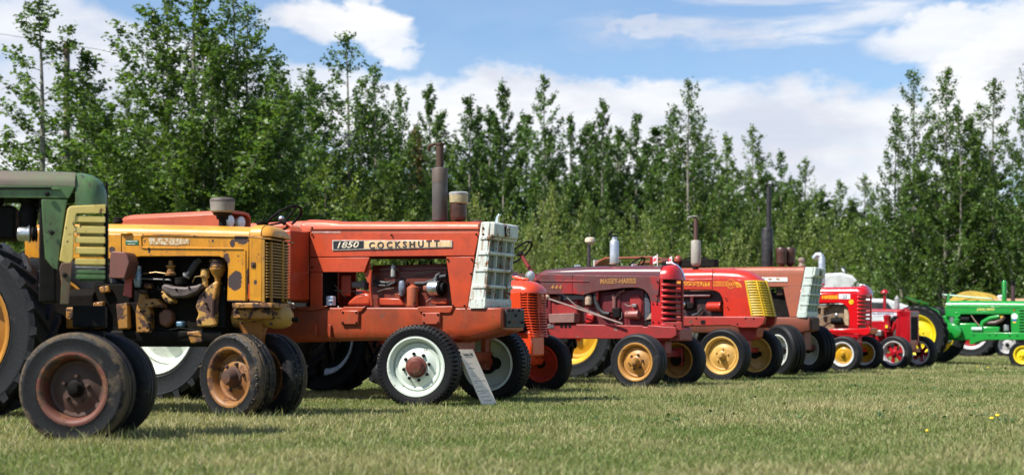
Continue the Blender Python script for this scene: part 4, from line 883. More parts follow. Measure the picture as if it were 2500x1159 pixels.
T.panel('panel_brace', [(889, 630), (902, 629), (905, 690), (897, 690), (888, 664)], v-.03, ORG, .02)
T.panel('rear_pillar', [(757, 665), (786, 665), (786, 748), (757, 748)], v, ORG, .014)
T.panel('front_panel', [(1089, 627), (1158, 626), (1150, 690), (1141, 750), (1104, 750), (1097, 690)], v+.002, ORG, .014)
far_side(T, 'front_panel', [(1089, 627), (1158, 626), (1141, 750), (1104, 750)], v, ORG); far_side(T, 'rear_pillar', [(757, 627), (800, 627), (800, 748), (757, 748)], v, ORG)
bolt_row(T, [(762, 556), (762, 573), (1093, 633), (1152, 633), (1106, 746), (1134, 746), (956, 574), (1163, 572), (762, 652), (1150, 668)], v+.012, DARK, .011)
# name strip
sp = T.part('name_strip', MB().prism(T.L([(811, 586), (1104, 587), (1104, 603.5), (811, 611)], v+.01), -v-.012, -v), simple('strip_edge', (.55, .50, .42), .35, .5), .002)
MB().prism(T.L([(814, 588.5), (888, 588), (888, 606.5), (814, 608.5)], v+.012), -v-.0145, -v-.011).build('strip_dark', simple('strip_black', (.012, .013, .015), .35), sp)
CREAM = paint('aged_cream_enamel', (.62, .46, .24), rust=.18, rough=.5, fade=(.56, .36, .17), speck=.5, grime=.1, streak=.4, rust2=(.30, .13, .05))
MB().prism(T.L([(889, 588), (1101, 589), (1101, 601.5), (889, 606.5)], v+.012), -v-.0145, -v-.011).build('strip_cream', CREAM, sp)
T.text('number_lettering', '1850', simple('cream_print', (.62, .54, .40), .5), (824, 591), (877, 604), v+.015, shear=.25, bold=.012)
T.text('name_lettering', 'C O C K S H U T T', INK, (901, 591), (1073, 602), v+.015, bold=.03)
T.panel('small_decal', [(762, 564.5), (832, 564.5), (832, 569), (762, 568.5)], v+.004, simple('pink_decal', (.42, .22, .18), .5, var=.3), .003, 0)
# side box (tank) standing proud of the hood
va = .60; k = T.k(709, va)
x0, zt = T.P(640, 561, va); x1, _ = T.P(709, 561, va); zb = T.Z(700, 731, va)
tk = T.part('fuel_tank', MB().prism([(x0-.35, zt), (x1, zt-.01), (x1, zb), (x1-.08, zb), (x0-.35, zb)], -va, -v+.01), ORG, .014)
T.part('tank_seam', MB().tube([(x0-.05, -va-.003, zb+.36), (x0+.05, -va-.003, zb+.2), (x1-.06, -va-.003, zb+.005)], .005, 5), ORG, 0, tk)
T.part('fuel_tank', MB().prism([(x0-.35, zt), (x1, zt-.01), (x1, zb), (x0-.35, zb)], v-.01, va), ORG, .014)
# main frame casting
ft = T.part('frame', MB().rings([[(x, -hw, zt_), (x, -hw-.0, zt_-.05), (x, -hw-.004, zb_+.10), (x, -hw*.97, zb_+.035), (x, -hw*.86, zb_), (x, hw*.86, zb_), (x, hw*.97, zb_+.035), (x, hw+.004, zb_+.10), (x, hw, zt_-.05), (x, hw, zt_)]
     for x, hw, zt_, zb_ in ((T.X(600, .3), .24, T.Z(640, 752, .27), T.Z(700, 838, .27)), (T.X(690, .27), .255, T.Z(700, 751, .27), T.Z(700, 836, .27)), (T.X(870, .27), .27, T.Z(870, 750, .27), T.Z(870, 831, .27)), (T.X(960, .27), .27, T.Z(960, 750, .27), T.Z(960, 831, .27)), (T.X(1140, .27), .27, T.Z(1140, 751, .27), T.Z(1140, 828, .27)), (T.X(1186, .27), .265, T.Z(1180, 751, .27), T.Z(1180, 818, .27)), (T.X(1190, .27)+.14, .25, T.Z(1180, 751, .27), T.Z(1180, 806, .27)))]), ORGD, .012, sharp=50)
def plate(px0, py0, px1, py1, mat):
    o = T.part('cover_plate', MB().prism(T.L([(px0, py0), (px1, py0), (px1, py1), (px0, py1)], v+.03), -v-.035, -v+.01), mat, .01)
    bolt_row(T, [(px0+5, py0+5), (px1-5, py0+5), (px0+5, py1-5), (px1-5, py1-5)], v+.036, BLACK, .011, o)
plate(832, 757, 875, 792, ORGD); plate(1030, 762, 1074, 792, paint('scuffed_orange_plate', (.36, .06, .025), rust=.5, rough=.5, rustc=(.03, .03, .035), rust2=(.05, .045, .05)))
for pts in ([(885, 748), (892, 746), (890, 752), (880, 762), (834, 759), (826, 756), (840, 748)], [(1017, 748), (1108, 746), (1100, 764), (1090, 765), (1030, 762), (1024, 764)]): T.panel('frame_lug', pts, v+.02, ORGD, .03, .01)
for px in (772, 806): T.part('frame_rib', MB().prism(T.L([(px-3, 792), (px+2, 792), (px+2, 822), (px-3, 822)], v+.02), -v-.03, -v+.01), ORGD, .006)
T.panel('pillar_foot', [(690, 752), (757, 747), (800, 746), (790, 752), (760, 758)], v+.02, ORGD, .03)
# engine bay
x0, z0 = T.P(892, 640, .14); x1, z1 = T.P(1090, 748, .14)
T.part('engine_block', MB().box(x0+.03, x1+.0, -.13, .2, z1-.1, z0-.09).box(x0+.06, x1-.01, -.10, .14, z0-.12, z0-.05), paint('shaded_grimy_orange_block', (.15, .026, .012), rust=.4, rough=.45, grime=.7, speck=.3, rustc=(.03, .015, .012), rust2=(.06, .025, .018)), .012)  # grimy orange, darkened further to paint in the shade of the engine bay
T.part('rocker_cover', MB().box(T.P(905, 640, .1)[0], T.P(1082, 640, .1)[0], -.075, .075, T.Z(1000, 668, .1), T.Z(1000, 645, .1)), paint('dark_red_rocker', (.15, .025, .015), rust=.2, rough=.45), .014)
me = None
for px in (985, 1014, 1042): T.part('cover_nut', MB().lathe([(.012, 0), (.012, .012), (.006, .03), (.001, .035)], (T.X(px, .1), -.02, T.Z(1000, 645, .1)), (0, 0, 1), 8), BLACK)
block3 = lambda name, pts, va, vb, mat, bevel=.01: T.part(name, MB().prism(T.L(pts, va), -va, -vb), mat, bevel)
block3('bell_housing', [(850, 735), (868, 720), (890, 714), (903, 718), (905, 745), (845, 745)], .17, -.1, ORG, .025)
block3('side_cover', [(920, 727), (975, 727), (985, 745), (918, 745)], .17, .1, ORG, .012)
block3('block_boss', [(962, 716), (978, 716), (978, 728), (965, 728)], .17, .12, ORGD)
T.part('rear_bulkhead', MB().box(T.X(760, .2), T.X(765, .2), -.24, .24, T.Z(760, 748, .2), T.Z(760, 630, .2)), BLACK)
block3('firewall_panel', [(832, 671), (855, 671), (855, 722), (832, 722)], .10, .08, ORG)
block3('battery', [(857, 688), (888, 684), (890, 704), (857, 702)], .16, .04, simple('battery_grey', (.10, .09, .085), .5))
T.up('spin_on_filter', [(2, 745), (11.5, 745), (11.8, 742), (11.8, 726), (11, 723), (8, 722), (1, 722)], 808, .2, simple('pale_filter_can', (.55, .58, .64), .35))
T.part('filter_emblem', MB().lathe([(.02, 0), (.028, 0), (.028, .003), (.001, .004)], (T.X(808, .245), -.245, T.Z(808, 733, .245)), (0, -1, 0), 6), simple('filter_blue', (.03, .12, .30), .4))
T.text('filter_text', 'NAPA', WHITEPAPER, (802, 730.5), (814, 735), .2535)
T.up('oil_filter', [(2, 746), (13.5, 746), (13.8, 743), (13.8, 704), (13, 701), (7, 697), (3, 695), (3, 693), (1, 693)], 1007, .20, paint('orange_filter_can', (.46, .11, .045), rust=.12, rough=.4))
T.up('distributor', [(4, 722), (7, 716), (8, 710), (9, 708), (9, 700), (8.5, 698), (8.5, 690), (7, 686), (1, 684)], 982, .17, simple('distributor_grey', (.20, .23, .28), .4, .3))
T.part('distributor_tower', MB().tube([(T.X(px, .17)+0, -.17+dy, T.Z(px, 687, .17)) for px, dy in ((976, .02), (976, .02))]+[(T.X(976, .17), -.15, T.Z(976, 678, .17))], .012, 8).tube([(T.X(988, .17), -.17, T.Z(988, 686, .17)), (T.X(988, .17), -.17, T.Z(988, 678, .17))], .012, 8), BLACK)
T.up('ignition_coil', [(2, 676), (6, 675), (6, 650), (5, 648), (2, 646), (1, 644)], 960, .17, simple('coil_grey', (.36, .35, .32), .4, .3))
xa, za = T.P(1058, 703, .2)
alt = T.part('alternator', MB().lathe([(.02, -.0), (.05, .0), (.07, .02), (.072, .06), (.076, .062), (.076, .072), (.072, .075), (.07, .12), (.02, .13)], (xa-.06, -.19, za), (1, 0, 0), 24), ALU)
T.part('alternator_fan', MB().lathe([(.02, 0), (.075, 0), (.075, .012), (.04, .018), (.055, .022), (.055, .05), (.02, .055)], (xa+.073, -.19, za), (1, 0, 0), 18), BLACK, 0, alt)
T.part('alternator_bracket', MB().tube([(xa+.02, -.2, za+.07), (xa+.03, -.2, za+.12), (xa+.05, -.15, za+.15)], .012, 6), STEEL)
block3('voltage_regulator', [(1032, 697), (1045, 696), (1045, 710), (1032, 711)], .18, .13, paint('faded_regulator', (.32, .10, .05), rust=.2, rough=.5)); block3('alternator_mount', [(1055, 727), (1090, 727), (1090, 742), (1055, 742)], .19, .1, ORGD)
T.part('vertical_link', MB().tube([(T.X(906, .24), -.24, T.Z(906, 660, .24)), (T.X(904, .24), -.24, T.Z(904, 700, .24)), (T.X(908, .24), -.24, T.Z(908, 745, .24))], .014, 8), ORG)
P3 = lambda va, *q: [(T.P(a, b, va)[0], -va, T.P(a, b, va)[1]) for a, b in q]
T.part('radiator_hose', MB().tube(P3(.16, (1090, 674), (1072, 676), (1055, 686), (1036, 692), (1015, 692)), .022, 10), HOSE)
T.part('radiator_hose', MB().tube(P3(.15, (912, 686), (940, 690), (965, 690)), .018, 8), HOSE); T.part('fuel_line', MB().tube(P3(.17, (910, 695), (945, 698), (966, 688)), .013, 8), HOSE)
for q in (((928, 660), (945, 656), (968, 657), (980, 668), (984, 680)), ((988, 680), (1010, 670), (1040, 665), (1068, 662)), ((990, 682), (1005, 672), (1030, 668), (1055, 660)), ((962, 702), (940, 705), (920, 712)), ((945, 696), (958, 706), (975, 716)), ((940, 700), (943, 680), (955, 676), (960, 672)), ((795, 700), (812, 708), (845, 711), (885, 711)), ((1028, 730), (1028, 716), (1036, 706), (1052, 704)), ((1040, 736), (1052, 728), (1056, 718), (1046, 716)), ((803, 678), (825, 705), (845, 728))):
    T.part('wire', MB().tube(P3(.19, *q), .0038, 5), WIRE if q[0][0] in (962, 1040) else BLACK)
# grille
xb, zb = T.P(1142, 750, v); xt, zt = T.P(1175, 542, v); xb2, _ = T.P(1176, 742, v); xt2, _ = T.P(1192, 546, v)
g = empty('grille', parent=T.e); H = zt-zb
xq = lambda z: xb+(xt-xb)*(z-zb)/H                       # rear edge of the side cheek
xw = lambda z: xb2+.020+(xt2-xb2)*(z-zb)/H               # front face
hw = v+.006
for sg in (-1, 1): T.part('grille_side', MB().prism([(xq(zb)+.002, zb), (xw(zb), zb), (xw(zt), zt), (xq(zt)+.002, zt)], sg*hw, sg*(hw-.03)), WHT, .008, g)
zh = zb+H*.83
T.part('grille_header', MB().prism([(xq(zh)+.03, zh), (xw(zh)+.055, zh), (xw(zt)+.045, zt-.015), (xw(zt)+.02, zt), (xt+.02, zt)], -hw+.012, hw-.012), WHT, .012, g)
T.part('grille_back', MB().prism([(xw(zb)-.05, zb), (xw(zb)-.026, zb), (xw(zt)-.026, zt), (xw(zt)-.05, zt)], -hw+.03, hw-.03), paint('grey_green_grille_back', (.17, .22, .19), rust=.75, rough=.6, streak=.9, rust2=(.24, .10, .04)), 0, g)
rows = [zb+H*q for q in (.045, .245, .44, .635, .815)]
for i, z in enumerate(rows):
    hh = .045*H/1 if i == 0 else .017*1
    hh = .048 if i == 0 else .017
    for_x = xw(z)
    m = MB().rings([[(for_x+.010, y, z-hh), (for_x+.024, y, z-hh*.3), (for_x+.020, y, z+hh), (for_x-.02, y, z+hh), (for_x-.02, y, z-hh)] for y in (-hw-.010, hw+.010)])
    m.box(xq(z)+.02, for_x+.004, -hw-.010, -hw+.004, z-hh, z+hh).box(xq(z)+.02, for_x+.004, hw-.004, hw+.010, z-hh, z+hh)
    T.part('grille_bar', m, WHT, .004, g)
for y in (-.262, -.09, .09, .262):
    T.part('grille_fin', MB().prism([(xw(zb)-.028, zb+.03), (xw(zb)+.012, zb+.03), (xw(zh)+.012, zh), (xw(zh)-.028, zh)], y-.007, y+.007), WHT, .002, g)
xg = xw((zh+zt)/2)+.052
EMB = T.part('emblem_plate', MB().rings([[(xg-.005, -.052, zt-.03), (xg-.005, .052, zt-.03), (xg+.004, .046, zh+.015), (xg+.004, -.046, zh+.015)], [(xg+.008, -.052, zt-.03), (xg+.008, .052, zt-.03), (xg+.012, .046, zh+.015), (xg+.012, -.046, zh+.015)]]), BLACK, .002, g)
zc = (zt+zh)/2-.006
def arc(R, a0, a1, r, n=18, sq=1.0): return MB().tube([(xg+.012, R*sq*math.cos(R_(a0+(a1-a0)*i/n)), zc+R*math.sin(R_(a0+(a1-a0)*i/n))) for i in range(n+1)], r, 6)
e1 = arc(.040, 40, 320, .0055, sq=.85); e1.box(xg+.008, xg+.017, -.005, .005, zc-.036, zc+.038).box(xg+.008, xg+.017, 0, .03, zc-.006, zc+.004)
T.part('emblem_letters', e1, simple('cream_print', (.6, .5, .4)), 0, g)
bolt_row(T, [(1180, 557), (1180, 572)], hw+.002, BLACK, .010)
T.part('weight_plate', MB().box(T.X(1190, .27)+.135, T.X(1190, .27)+.165, -.19, .2, T.Z(1186, 799, .2), T.Z(1186, 756, .2)), paint('scuffed_black_plate', (.03, .03, .03), rust=.5, rough=.6, rustc=(.10, .035, .02)), .006)
for yy, zz in ((-.14, .035), (.14, .035), (0, .1), (-.07, .15), (.07, .15), (-.15, .15)): T.part('plate_bolt', MB().lathe([(.013, 0), (.013, .01), (.001, .012)], (T.X(1190, .27)+.166, yy, T.Z(1186, 795, .2)+zz), (1, 0, 0), 6), BLACK)
x_, z_ = T.P(1212, 543, -.02)
T.part('hood_ornament', MB().prism([(x_-.05, z_-.02), (x_+.0, z_-.03), (x_+.03, z_+.0), (x_+.035, z_+.05), (x_+.05, z_+.075), (x_+.03, z_+.085), (x_+.005, z_+.06), (x_-.01, z_+.01)], -.0, .035), CHROME, .006)
T.up('radiator_cap', [(14, 545), (18, 543), (18, 540), (10, 538), (1, 537.5)], 1166, .0, RUSTY)
STK = paint('sooty_steel_muffler', (.055, .052, .055), rust=.15, rough=.55, fade=(.09, .075, .065), rustc=(.10, .06, .045), speck=.2)
mf = T.up('muffler', [(2, 542), (17, 540), (19, 535), (19, 414), (18, 411), (12, 409), (2, 409)], 1074, .08, STK, 28)
T.up('muffler_band', [(19.2, 447), (19.4, 447), (19.4, 413), (18.5, 411)], 1074, .08, paint('heat_brown_steel', (.12, .085, .065), rust=.3, rough=.6), 28, mf)
T.up('exhaust_pipe', [(9.2, 412), (9.2, 356), (10.5, 355), (10.5, 352), (8, 352)], 1074, .08, RUSTY)
cap_flap(T, 1044, 352, 1081, 367, .08, RUSTY)
pre = T.up('air_precleaner', [(2, 541), (18, 538), (19.5, 534), (20.5, 528), (20.5, 500), (18, 497), (2, 497)], 1119, .06, simple('dark_brown_can', (.055, .022, .015), .35), 28)
T.up('precleaner_bowl', [(19, 498), (22.5, 495), (23.5, 477), (22, 475.5), (2, 475)], 1120, .06, simple('cream_bowl', (.36, .30, .17), .4), 28, pre)
T.up('precleaner_lid', [(23.5, 476.5), (24, 475), (24, 471.5), (21, 469), (10, 468), (1, 468)], 1120, .06, simple('grey_lid', (.32, .32, .32), .45), 28, pre)
T.up('hood_cap', [(8, 545), (9, 541), (8, 539), (1, 538)], 930, .0, RUSTY)
x_, z_ = T.P(692, 536, 0)
steering_wheel(T, (x_, 0, z_), 38, .215, col_to=(x_+.42, 0, z_-.27), colmat=ORG)
T.part('wheel_hub_cluster', MB().ell((x_-.01, -.02, z_+.01), .032, .032, .03, 12, 8), ALU)
T.part('dash', MB().box(T.X(735, .2)-.1, T.X(757, .2), -v+.01, v-.01, 1.0, T.Z(740, 545, .2)-.02), ORGD, .02)
# fenders with lamps
for sg in (1, -1):
    vo = .68
    xa, za = T.P(340, 528, vo); xb_, zb_ = T.P(590, 529, vo); zl = T.Z(450, 553, vo)
    rr = []
    for x, q in ((xa-.07, .55), (xa-.04, .86), (xa+.02, .97), (xa+.1, 1.0), (xb_-.02, 1.01)):
        zz = zl-.30+(za-zl+.30)*q
        rr.append([(x, sg*-y, z) for y, z in ((.50, zz-.17), (.50, zz-.05), (.53, zz-.012), (.60, zz), (.86, zz), (.93, zz-.012), (.96, zz-.05), (.96, zz-.17), (.945, zz-.17), (.945, zz-.055), (.90, zz-.03), (.58, zz-.03), (.515, zz-.06), (.515, zz-.17))])
    fo = T.part('fender', MB().rings(rr), ORGF, .004)
    for yy in (.62, .80):
        T.part('work_lamp', MB().lathe([(.01, -.06), (.05, -.04), (.062, 0), (.055, .012), (.01, .025)], (xb_-.05, -sg*yy, za-.10), (1, 0, 0), 18), GLASS, 0, fo)
front_pair(T, .75, .39, .268, .25, TYRE, paint('chalky_white_rim', (.60, .66, .58), rust=.12, rough=.45, speck=.45, grime=.1, fade=(.55, .62, .55)), paint('red_hub', (.16, .035, .022), rust=.3, rough=.5), yaw=12, yaw2=3, style='truck', nuts=8, nutmat=DARK, dish=-.30, hublen=.22, hubr=.30)
T.part('front_axle_beam', MB().box(-.055, .055, -.66, .66, .40, .50).box(-.09, .09, -.2, .2, .38, .62), ORGD, .012)
for sg in (-1, 1): T.part('steering_knuckle', MB().cyl((0, sg*.60, .32), (0, sg*.60, .66), .05).cyl((0, sg*.56, .40), (0, sg*.70, .39), .075), ORGD)
T.part('axle_support', MB().rings([[(x, y, z) for x, y in ((-.16*q, -.16), (.2*q, -.16), (.2*q, .16), (-.16*q, .16))] for z, q in ((.60, .7), (T.Z(1140, 826, .27)+.02, 1.0))]), ORGD, .01)
rear_pair(T, -2.85, .88, .81, .51, .46, TYRE_G, paint('white_rear_rim', (.62, .66, .58), rust=.14, rough=.45, speck=.3, grime=.1, rust2=(.35, .15, .07)), DARK, style='lug', nuts=8, dish=-.02)
gearbox(T, -2.85, T.X(600, .3)+.05, ORGD, .55, 1.15, .26)
T.part('seat', MB().box(-2.9, -2.45, -.25, .25, 1.35, 1.45).box(-2.98, -2.86, -.25, .25, 1.4, 1.8), BLACK, .03)
T.part('platform', MB().box(-2.9, T.X(660, .3), -.5, .5, 1.02, 1.05), ORGD, .01)
# information card leaning on the front wheel
a = world_at(1178, 994, 262); b_ = world_at(1212, 991, 257.5); b_.y = a.y+.235; b_.x = a.x+.135
wv = (b_-a); wv.z = 0; W = wv.length; wv.normalize(); lean = Vector((-wv.y, wv.x, 0))
upv = (lean*.27+Vector((0, 0, .52))); Lh = upv.length; upv.normalize(); nv = wv.cross(upv).normalized()
e = tag(empty('information_card', (a.x, a.y, .01)), 'pale grey printed information card leaning against the white wheeled orange tractor', 'sign')
mt = Matrix((wv, upv, nv)).transposed().to_4x4(); e.matrix_world = Matrix.Translation((a.x, a.y, .015)) @ mt
m = MB().box(0, W, 0, Lh, -.008, 0); m.build('board', WHITEPAPER, e, .002)
def card_text(txt, x0, x1, y0, y1):
    o = lettering('card_title', txt, INK, e, x0, x1, y0, y1, 0, depth=.0006); o.matrix_local = Matrix(((1, 0, 0, 0), (0, 0, 1, 0), (0, -1, 0, .0008), (0, 0, 0, 1)))
card_text('Cockshutt 1850', .05, .225, .518, .550)
m = MB(); rd = random.Random(5)                    # fine print, too small to read
for x0, x1, y in ((.07, .2, .50), (.03, .13, .435), (.04, .15, .385), (.05, .10, .33), (.05, .12, .305), (.02, .245, .25), (.03, .07, .23), (.03, .14, .19), (.02, .235, .145), (.05, .17, .125), (.04, .2, .085), (.06, .21, .045)):
    x = x0
    while x < x1: w = rd.uniform(.006, .022); m.box(x, min(x+w, x1), y, y+rd.uniform(.004, .006), 0, .0007); x += w+.004
o = m.build('fine_print', simple('grey_ink', (.14, .13, .12), .6), e); o['kind'] = 'stuff'
# ---- 4. bright orange-red tractor tucked behind
T = Tractor((-.23+.02, 15.7), .62, 28, 'small bright orange red tractor with ribbed barrel grille behind the white grille')
v = .22
ORR = paint('bright_orange_red', (.62, .055, .012), rust=-.2, rough=.28, fade=(.56, .05, .012), speck=0, grime=.12, coat=.3)
hood_top(T, 'hood', [(1120, 684, 713), (1200, 682, 713), (1258, 683, 713), (1272, 685, 713)], None, v, ORR, p=2.2)
rr = []
for px, top, q, e in ((1271, 685, 1, 1), (1285, 688, 1, .9), (1300, 693, .92, .6), (1312, 700, .78, .35), (1320, 708, .6, .15), (1325, 713, .45, 0)):
    x, zb = T.P(px, 714, v*e)[0], T.P(px, 714, v)[1]; rr.append([(x, y*q, z) for x, y, z in arch(x, v, zb, T.P(px, top, v*.4)[1]+.002, 16, 2.2)])
T.part('nose', MB().rings(rr), ORR)
T.part('nose_ornament', MB().prism(T.L([(1245, 673), (1268, 674), (1282, 681), (1276, 685), (1262, 683)], .02), -.035, .035).prism(T.L([(1246, 676), (1290, 679), (1292, 683), (1270, 684)], .06), -.065, -.05), ORR, .006)
T.panel('hood_side', [(1120, 713), (1270, 713), (1272, 760), (1276, 806), (1120, 806)], v+.002, ORR, .012, y1=-v+.02)
far_side(T, 'hood_side', [(1120, 713), (1270, 713), (1276, 806), (1120, 806)], v, ORR)
gp = empty('grille', parent=T.e); xs, zt = T.P(1271, 714, v); xe, _ = T.P(1323, 714, .0); zb = T.Z(1300, 824, v*.7)
for i in range(17):
    q = (i+.4)/17; z = zt+(zb-zt)*q; sh = max(0, q-.35)*.16; n = 8
    ring = [(xs+.01+sh*.9+(xe-xs-sh*.7)*math.sin(PI*k/n)**.75, -(v-sh*.35)*math.cos(PI*k/n), z) for k in range(n+1)]
    T.part('grille_rib', MB().rings([[(x, y, z-.008), (x+.008, y*1.03, z), (x, y, z+.008), (x-.014, y*.94, z)] for x, y, z in ring]), ORR, 0, gp)
for f in (.12, .36, .64, .88):
    m = MB(); m.tube([(xs+.01+max(0, q-.35)*.144+(xe-xs-max(0, q-.35)*.112)*math.sin(PI*f)**.75-.004, -(v-max(0, q-.35)*.056)*math.cos(PI*f), zt+(zb-zt)*q) for q in np.linspace(0, 1, 7)], .008, 5)
    T.part('grille_stay', m, ORR, 0, gp)
T.part('radiator_core', MB().box(xs-.02, xs+.02, -v+.03, v-.03, zb+.06, zt), BLACK, 0, gp)
T.part('front_bolster', MB().box(-.2, .25, -.16, .16, .42, zb+.08), ORR, .03)
T.part('front_axle', MB().cyl((0, -.56, .36), (0, .56, .36), .045, n=12).box(-.06, .06, -.3, .3, .36, .48), ORR, .01)
T.part('engine', MB().box(-1.1, -.25, -.15, .15, .5, 1.0), ORR, .03)
front_pair(T, .62, .345, .21, .17, TYRE, paint('red_front_rim', (.45, .035, .015), rust=-.2, rough=.35, speck=0), ORR, yaw=2, style='rib', nuts=0, dish=.1)
rear_pair(T, -2.1, .75, .65, .42, .30, TYRE, simple('white_lip_rim', (.6, .6, .6), .4), BLACK, style='lug', nuts=0, disc=BLACK)
gearbox(T, -2.1, -1.05, ORR, .48, .95, .18); pan_seat(T, -2.3, 1.1, ORR)

# ---- 5. maroon 444
T = Tractor((1.57, 17.6), .69, 28, 'faded maroon tractor marked 444 with bright red slotted nose and small flags')
v = .24; d_ = lambda *pts: [T.P(a, b, v)+(rx, rz) for a, b, rx, rz in pts]
m, N, b = base_mat('oxidised_maroon'); tc = N.new('ShaderNodeTexCoord').outputs['Object']
big = N.noise(N.map(tc, (1, 1, 1.3), (2, 0, 0)), 2.6, 7, .62, .3); f = N.noise(tc, 14, 7, .65); sp_ = N.noise(tc, 60, 5, .6)
col = N.mix(N.ramp(big, .44, .60), (.10, .026, .024), (.27, .012, .011)); col = N.mix(N.math('MULTIPLY', N.ramp(f, .4, .7), .6), col, (.085, .036, .036)); col = N.mix(N.math('MULTIPLY', N.ramp(sp_, .55, .75), .4), col, (.05, .02, .015))
N.put(b, 'Base Color', col); N.put(b, 'Roughness', N.ramp(f, .3, .7, .42, .62)); N.put(b, 'Normal', N.new('ShaderNodeBump', Height=sp_, Strength=.2, Distance=.003).outputs[0]); MAR = m
MART = paint('purple_chalked_top', (.085, .034, .040), rust=.05, rough=.30, fade=(.13, .025, .028), speck=.1, grime=.2, rustc=(.06, .02, .02), rust2=(.1, .03, .03))
REDM = paint('repainted_red', (.48, .014, .016), rust=.10, rough=.33, fade=(.36, .018, .016), speck=.2, grime=.25, rustc=(.12, .06, .045), rust2=(.2, .09, .06))
REDD = paint('grimy_red', (.22, .018, .016), rust=.3, rough=.5, fade=(.30, .02, .018), speck=.35, grime=.6, rustc=(.13, .08, .06), rust2=(.20, .13, .10))
hood_top(T, 'hood', [(1308, 669, 690), (1316, 662, 676), (1326, 658, 668), (1380, 653, 670), (1440, 649.5, 671.5), (1530, 648, 673), (1611, 647.5, 674)], None, v, MART, p=3.0)
T.panel('hood_side', [(1306, 684), (1318, 669), (1326, 668), (1440, 671.5), (1611, 674), (1609, 700), (1605, 738), (1588, 738), (1586, 726), (1581, 716), (1572, 707), (1560, 702.5), (1545, 701.5), (1518, 703), (1488, 707), (1459, 710), (1440, 715), (1423, 720), (1400, 717), (1340, 718), (1330, 712), (1320, 701), (1306, 690)], v+.003, MAR, .012, .006)
far_side(T, 'hood_side', [(1306, 684), (1326, 668), (1611, 674), (1605, 738), (1588, 738), (1560, 702), (1518, 703), (1423, 720), (1340, 718), (1306, 690)], v, MAR)
T.part('hood_trim', MB().prism(T.L([(1310, 684.5), (1438, 685), (1438, 688), (1310, 687)], v), -v-.012, -v), MAR, .003)
T.part('panel_seam', MB().prism(T.L([(1397, 670), (1398, 670), (1398, 718), (1397, 718)], v), -v-.0045, -v), DARK)
GOLD = paint('worn_gold_letters', (.42, .20, .05), rust=.25, rough=.5, speck=.5, rustc=(.12, .04, .03), rust2=(.15, .05, .035))
for i, px in enumerate((1345, 1354.5, 1364)): T.text('number_digit', '4', GOLD, (px, 695), (px+7.5, 706), v+.004, shear=.2, bold=.03)
T.text('name_lettering', 'MASSEY-HARRIS', GOLD, (1466, 680), (1553, 691.5), v+.004, bold=.03)
bolt_row(T, [(1605, 687), (1604, 722), (1604, 736), (1594, 741), (1604, 742), (1594, 786), (1608, 786), (1647, 794)], v+.012, DARK, .011)
# nose
g = empty('grille', parent=T.e); rr = []
for px, top, q, e in ((1611, 648.5, 1, 1), (1622, 646.5, 1, 1), (1634, 647, .97, .8), (1646, 652, .88, .5), (1655, 661, .74, .25), (1662, 672, .56, .05), (1666, 679, .42, 0)):
    x, zb = T.P(px, 681, v*e)[0], T.P(px, 681, v)[1]; rr.append([(x, y*q, z) for x, y, z in arch(x, v+.006, zb, T.P(px, top, v*.45)[1], 16, 2.5)])
T.part('nose_dome', MB().rings(rr), REDM, 0, g)
T.part('chrome_strip', MB().tube([(T.P(px, py, 0)[0]+.015, 0, T.P(px, py, 0)[1]+.02) for px, py in ((1625, 646), (1638, 646), (1650, 651), (1659, 660), (1665, 671), (1669, 684))], .014, 8), CHROME, 0, g)
T.panel('nose_side', [(1589, 738), (1611, 738), (1612, 676), (1618, 676), (1618, 798), (1590, 796)], v+.008, REDM, .016, parent=g)
T.panel('nose_side_foot', [(1614, 786), (1664, 786), (1664, 806), (1616, 800)], v+.006, REDD, .016, parent=g)
T.part('nose_side', MB().prism(T.L([(1589, 738), (1611, 738), (1612, 676), (1618, 676), (1618, 798), (1590, 796)], v), v-.012, v+.008), REDM, .004, g)
x0, zt = T.P(1616, 681, v); xc = T.P(1664, 740, 0)[0]; x1 = xc-.115; zb = T.Z(1640, 800, v)
def mslat(z, h):
    ring = [(x0-.01, -v-.008)]+[(xc-.115*(abs(y)/v)**1.7, y) for y in np.linspace(-v, v, 9)]+[(x0-.01, v+.008)]
    return MB().rings([[(x, y, z-h), (x+.01, y*1.03, z-h*.4), (x+.006, y*1.02, z+h*.6), (x-.012, y*.95, z+h), (x-.012, y*.95, z-h)] for x, y in ring])
for i in range(8): T.part('grille_slat', mslat(T.Z(1640, 694.5+14.0*i, v), .021), REDM, .003, g)
T.part('grille_post', MB().tube([(xc+.008, 0, zb), (xc+.008, 0, zt)], .022, 6), REDD, .004, g)
T.part('radiator_core', MB().box(x0+.01, x1-.05, -v+.03, v-.03, zb, zt), BLACK, 0, g)
# frame, engine
for sg in (-1, 1):
    pts = [(1336, 790), (1420, 791), (1568, 794), (1570, 797), (1580, 797), (1582, 793), (1650, 798), (1652, 818), (1640, 826), (1500, 827), (1345, 826), (1337, 815)]
    T.part('frame_rail', MB().prism(T.L(pts, v+.03), sg*(v+.03), sg*(v-.05)), REDD, .012)
for px in (1371, 1381, 1391): T.part('rail_hole', MB().lathe([(.022, .0), (.022, .004), (.012, .005), (.001, .005)], (T.X(px, v+.03), -v-.03, T.Z(px, 796, v+.03)), (0, -1, 0), 12), BLACK)
T.part('rail_plate', MB().prism(T.L([(1337, 791), (1352, 791), (1352, 801), (1337, 801)], v+.035), -v-.038, -v), STEEL, .003)
T.part('nose_casting', MB().box(-.15, T.X(1655, v)+.02, -v+.01, v-.01, T.Z(1600, 832, v), T.Z(1640, 800, v)).box(-.12, .12, -.12, .12, .42, .6), REDD, .02)
ENG = paint('dark_red_engine', (.16, .012, .016), rust=.3, rough=.45, fade=(.10, .012, .015), speck=.3, grime=.7, rustc=(.035, .02, .02), rust2=(.08, .03, .03))
